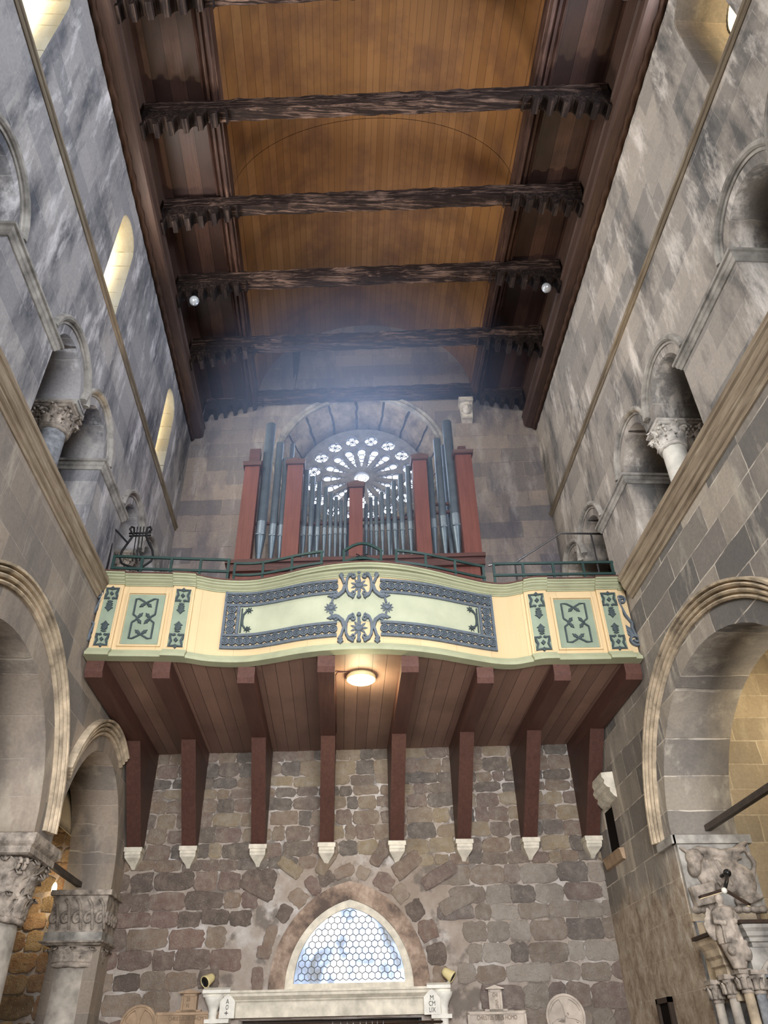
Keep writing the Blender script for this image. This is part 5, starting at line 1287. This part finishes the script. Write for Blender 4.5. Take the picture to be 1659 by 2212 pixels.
mb = MB()
for y0, y1, z0, z1 in ((13.12, 13.68, 2.33, 2.40), (13.12, 13.68, 1.6, 1.67), (13.12, 13.18, 1.6, 2.40), (13.62, 13.68, 1.6, 2.40)): mb.box(XR - .07, XR + .01, y0, y1, z0, z1)
mb.build('frame', M['brown_wood'], t_); mb = MB(); mb.box(XR - .03, XR + .01, 13.15, 13.65, 1.62, 2.38); mb.build('back_panel', M['dark_gap'], t_)

# wall lamp in the left aisle, warm light
q = atY(117, 1920, 15.75); t_ = thing('aisle_lamp', 'small glowing wall lamp in the dark left aisle behind the big capital', 'lamp', tuple(q))
mb = MB(); mb.ball(q, .045, .045, .11, 10); mb.build('bulb', M['bulb_glow'], t_); mb = MB(); mb.bar(q + Vector((0, .04, -.12)), q + Vector((0, .3, -.14)), .03, .03); mb.build('arm', M['iron'], t_)
point('aisle_lamp_light', tuple(q + Vector((-.1, -.25, -.1))), 24, (1.0, .82, .56), .1)
point('right_aisle_fill_light', (7.4, 10.6, 6.2), 110, (1.0, .88, .68), .3)  # added warm fill, this aisle has no lamp fixture

# ------------------------------------------------------------------ canopied altar on the right
ax0, ay0, ay1 = 4.78, 10.45, 11.30
can = thing('altar_canopy', 'small stone altar canopy with clustered columns at the lower right', 'altar canopy', (5.2, 10.9, 0))
def entab(x0, x1, y0, y1, z0, z1, nm, mat):
    mb = MB(); rows = []; h_ = z1 - z0
    for d, f_ in ((0, 0), (.0, .2), (.03, .25), (.03, .42), (.06, .5), (.07, .68), (.11, .84), (.12, 1.0)):
        z_ = z0 + f_ * h_; rows.append([(x0 - d, y0 - d, z_), (x1 + d, y0 - d, z_), (x1 + d, y1 + d, z_), (x0 - d, y1 + d, z_)])
    mb.grid(rows, cv=True, smooth=False, caps=True); e_ = mb.build(nm, mat, can)
    mb = MB(); d = .15; mb.box(x0 - d, x1 + d, y0 - d, y1 + d, z1 + .004, z1 + .045); mb.build('dark_cap', M['brown_wood'], e_)
entab(4.86, 5.25, 10.80, 11.16, 2.48, 2.90, 'side_entablature', M['trim']); entab(5.12, 6.6, 10.48, 10.80, 2.74, 2.98, 'front_entablature', M['trim_grey'])
mb = MB()                                           # arched slab facing the viewer
mb.prism([(x, 10.50, z_) for x, z_ in [(5.06, 2.32), (5.06, 2.74), (6.3, 2.74), (6.3, 2.32)] + arc(5.62, 2.33, .46, .30, 14, 0.0, pi)], (0, .28, 0)); mb.build('front_arch', M['trim_grey'], can)
mb = MB(); mb.tube([(x, 10.49, z_) for x, z_ in arc(5.62, 2.33, .50, .34, 18)], .03, 7); mb.build('arch_roll', M['shaft'], can)
mb = MB(); mb.prism([(4.90, y, z_) for y, z_ in [(10.80, 2.2), (10.80, 2.48), (11.16, 2.48), (11.16, 2.2)] + arc(10.98, 2.21, .12, .19, 10, 0.0, pi)], (.3, 0, 0)); mb.build('side_arch', M['trim'], can)
def small_col(px, py, Y_, r, mat):
    q_ = atY(px, py, Y_); x, y, zt = q_.x, q_.y, q_.z
    mb = MB(); mb.lathe([(r * 1.5, 0), (r * 1.5, .1), (r, .2), (r * .92, zt - .24)], (x, y, 0), 16); sh = mb.build('colonnette', mat, can)
    mb = MB(); mb.lathe([(r * 1.15, zt - .25), (r * 1.15, zt - .22), (r * .95, zt - .21), (r * 1.1, zt - .12), (r * 1.5, zt - .05)], (x, y, 0), 16)
    for i_ in range(8): acanthus(mb, (x, y), i_ * pi / 4, r * .95, zt - .21, .15, r * .75, .05, 6)
    mb.box(x - r * 1.6, x + r * 1.6, y - r * 1.6, y + r * 1.6, zt - .05, zt); mb.build('colonnette_capital', M['carved'], sh)
small_col(1542, 2118, 11.12, .06, M['shaft']); small_col(1573, 2106, 10.88, .065, M['shaft']); small_col(1604, 2094, 10.62, .065, M['trim']); small_col(1630, 2096, 10.56, .065, M['shaft_grey']); small_col(1655, 2140, 10.75, .05, M['shaft_grey'])
q = atY(1600, 2094, 10.55)
mb = MB(); mb.lathe([(.08, 0), (.10, .06), (.14, .18), (.17, .27), (.17, .30)], (q.x, q.y, q.z), 14); mb.ball((q.x - .09, q.y - .1, q.z + .2), .055, .055, .065); mb.ball((q.x + .08, q.y - .12, q.z + .16), .06, .05, .09); carve('carved_springer', mb, M['carved'], .013, can, 1)
mb = MB(); mb.box(5.25, 6.3, 10.80, 10.86, 0.0, 2.6); mb.build('back_panel', M['shaft_grey'], can)
# robed stone figure on the corner of the canopy
fg = MB(); q = atY(1578, 2040, 10.55); fx0, fy0, fz0 = q.x, q.y, q.z
fg.lathe([(.14, 0), (.15, .1), (.13, .20), (.12, .27), (.14, .34), (.12, .40), (.05, .44)], (fx0, fy0, fz0), 16)
fg.ball((fx0 - .02, fy0 - .04, fz0 + .50), .052, .056, .068); fg.tube([(fx0 - .02, fy0 - .03, fz0 + .38), (fx0 - .02, fy0 - .04, fz0 + .47)], .035, 8)
fg.tube([(fx0 - .12, fy0 - .02, fz0 + .36), (fx0 - .16, fy0 - .09, fz0 + .24), (fx0 - .05, fy0 - .15, fz0 + .22)], .034, 8); fg.tube([(fx0 + .12, fy0 - .02, fz0 + .36), (fx0 + .16, fy0 - .09, fz0 + .25), (fx0 + .05, fy0 - .15, fz0 + .24)], .034, 8)
for s in (-1, 1):
    for i in range(4): fg.ball((fx0 + s * (.11 + .025 * i), fy0 + .09, fz0 + .32 - .055 * i), .04, .03, .12, 8, rot=Matrix.Rotation(s * .4, 3, 'Y'))
for i in range(5): fg.tube([(fx0 - .09 + .045 * i, fy0 - .115, fz0 + .2), (fx0 - .11 + .055 * i, fy0 - .135, fz0)], .018, 6)
tag(carve('stone_figure', fg, M['carved'], .012, None, 1), 'weathered robed stone figure with wings on the corner of the altar canopy', 'statue')
# two-winged floodlight above the canopy
t_ = thing('floodlight', 'dark two-winged floodlight above the altar canopy, on a short arm with a ball joint', 'floodlight', (5.25, 11.1, 3.5))
c_ = atY(1565, 1922, 11.0)
def wing(a, b, nm):
    a = Vector(a); b = Vector(b); mb = MB(); mb.bar(a, b, .10, .035); o_ = mb.build(nm, M['brown_wood'], t_)
    mb = MB(); mb.bar(a + Vector((0, 0, -.02)), b + Vector((0, 0, -.02)), .07, .006); mb.build('led_strip', M['led_glow'], o_)
wing(atY(1512, 1938, 11.0), c_, 'lamp_wing'); wing(c_, atY(1618, 1954, 10.8), 'lamp_wing')
q = atY(1571, 1886, 11.3)
mb = MB(); mb.tube([c_, (c_ + q) / 2 + Vector((.01, 0, .0)), q], .028, 8); mb.build('arm', M['black_plastic'], t_)
mb = MB(); mb.ball(q, .055); mb.build('ball_joint', M['black_plastic'], t_)
mb = MB(); mb.tube([q, (q.x + .05, 11.8, q.z + .02)], .025, 8); mb.build('wall_arm', M['black_plastic'], t_)
mb = MB(); mb.ball(c_ + Vector((-.03, -.05, -.02)), .04); mb.build('lamp_boss', M['white_stone'], t_)

# ------------------------------------------------------------------ blue volume added for the lens bloom round the rose window
hm = bpy.data.materials.new('bloom_volume'); hm.use_nodes = True; nt = hm.node_tree; nt.nodes.remove(nt.nodes['Principled BSDF'])
vs_ = nt.nodes.new('ShaderNodeVolumeScatter'); vs_.inputs['Color'].default_value = (0.46, 0.62, 1.0, 1); vs_.inputs['Anisotropy'].default_value = 0.2
tc = nt.nodes.new('ShaderNodeTexCoord'); ln = nt.nodes.new('ShaderNodeVectorMath'); ln.operation = 'LENGTH'
mp = nt.nodes.new('ShaderNodeMapRange'); mp.inputs['From Min'].default_value = 0.0; mp.inputs['From Max'].default_value = 1.0; mp.inputs['To Min'].default_value = 0.15; mp.inputs['To Max'].default_value = 0.0
nt.links.new(tc.outputs['Object'], ln.inputs[0]); nt.links.new(ln.outputs['Value'], mp.inputs['Value']); nt.links.new(mp.outputs[0], vs_.inputs['Density'])
nt.links.new(vs_.outputs[0], nt.nodes['Material Output'].inputs['Volume'])
mb = MB(); mb.ball((0, 0, 0), 1, 1, 1, 20)
hz = tag(mb.build('bloom_volume', hm), 'bluish volume added for the lens bloom before the rose window and the organ', 'bloom_volume'); hz['kind'] = 'stuff'
hz.location = (0.4, 12.7, 13.9); hz.scale = (4.3, 2.6, 5.0)
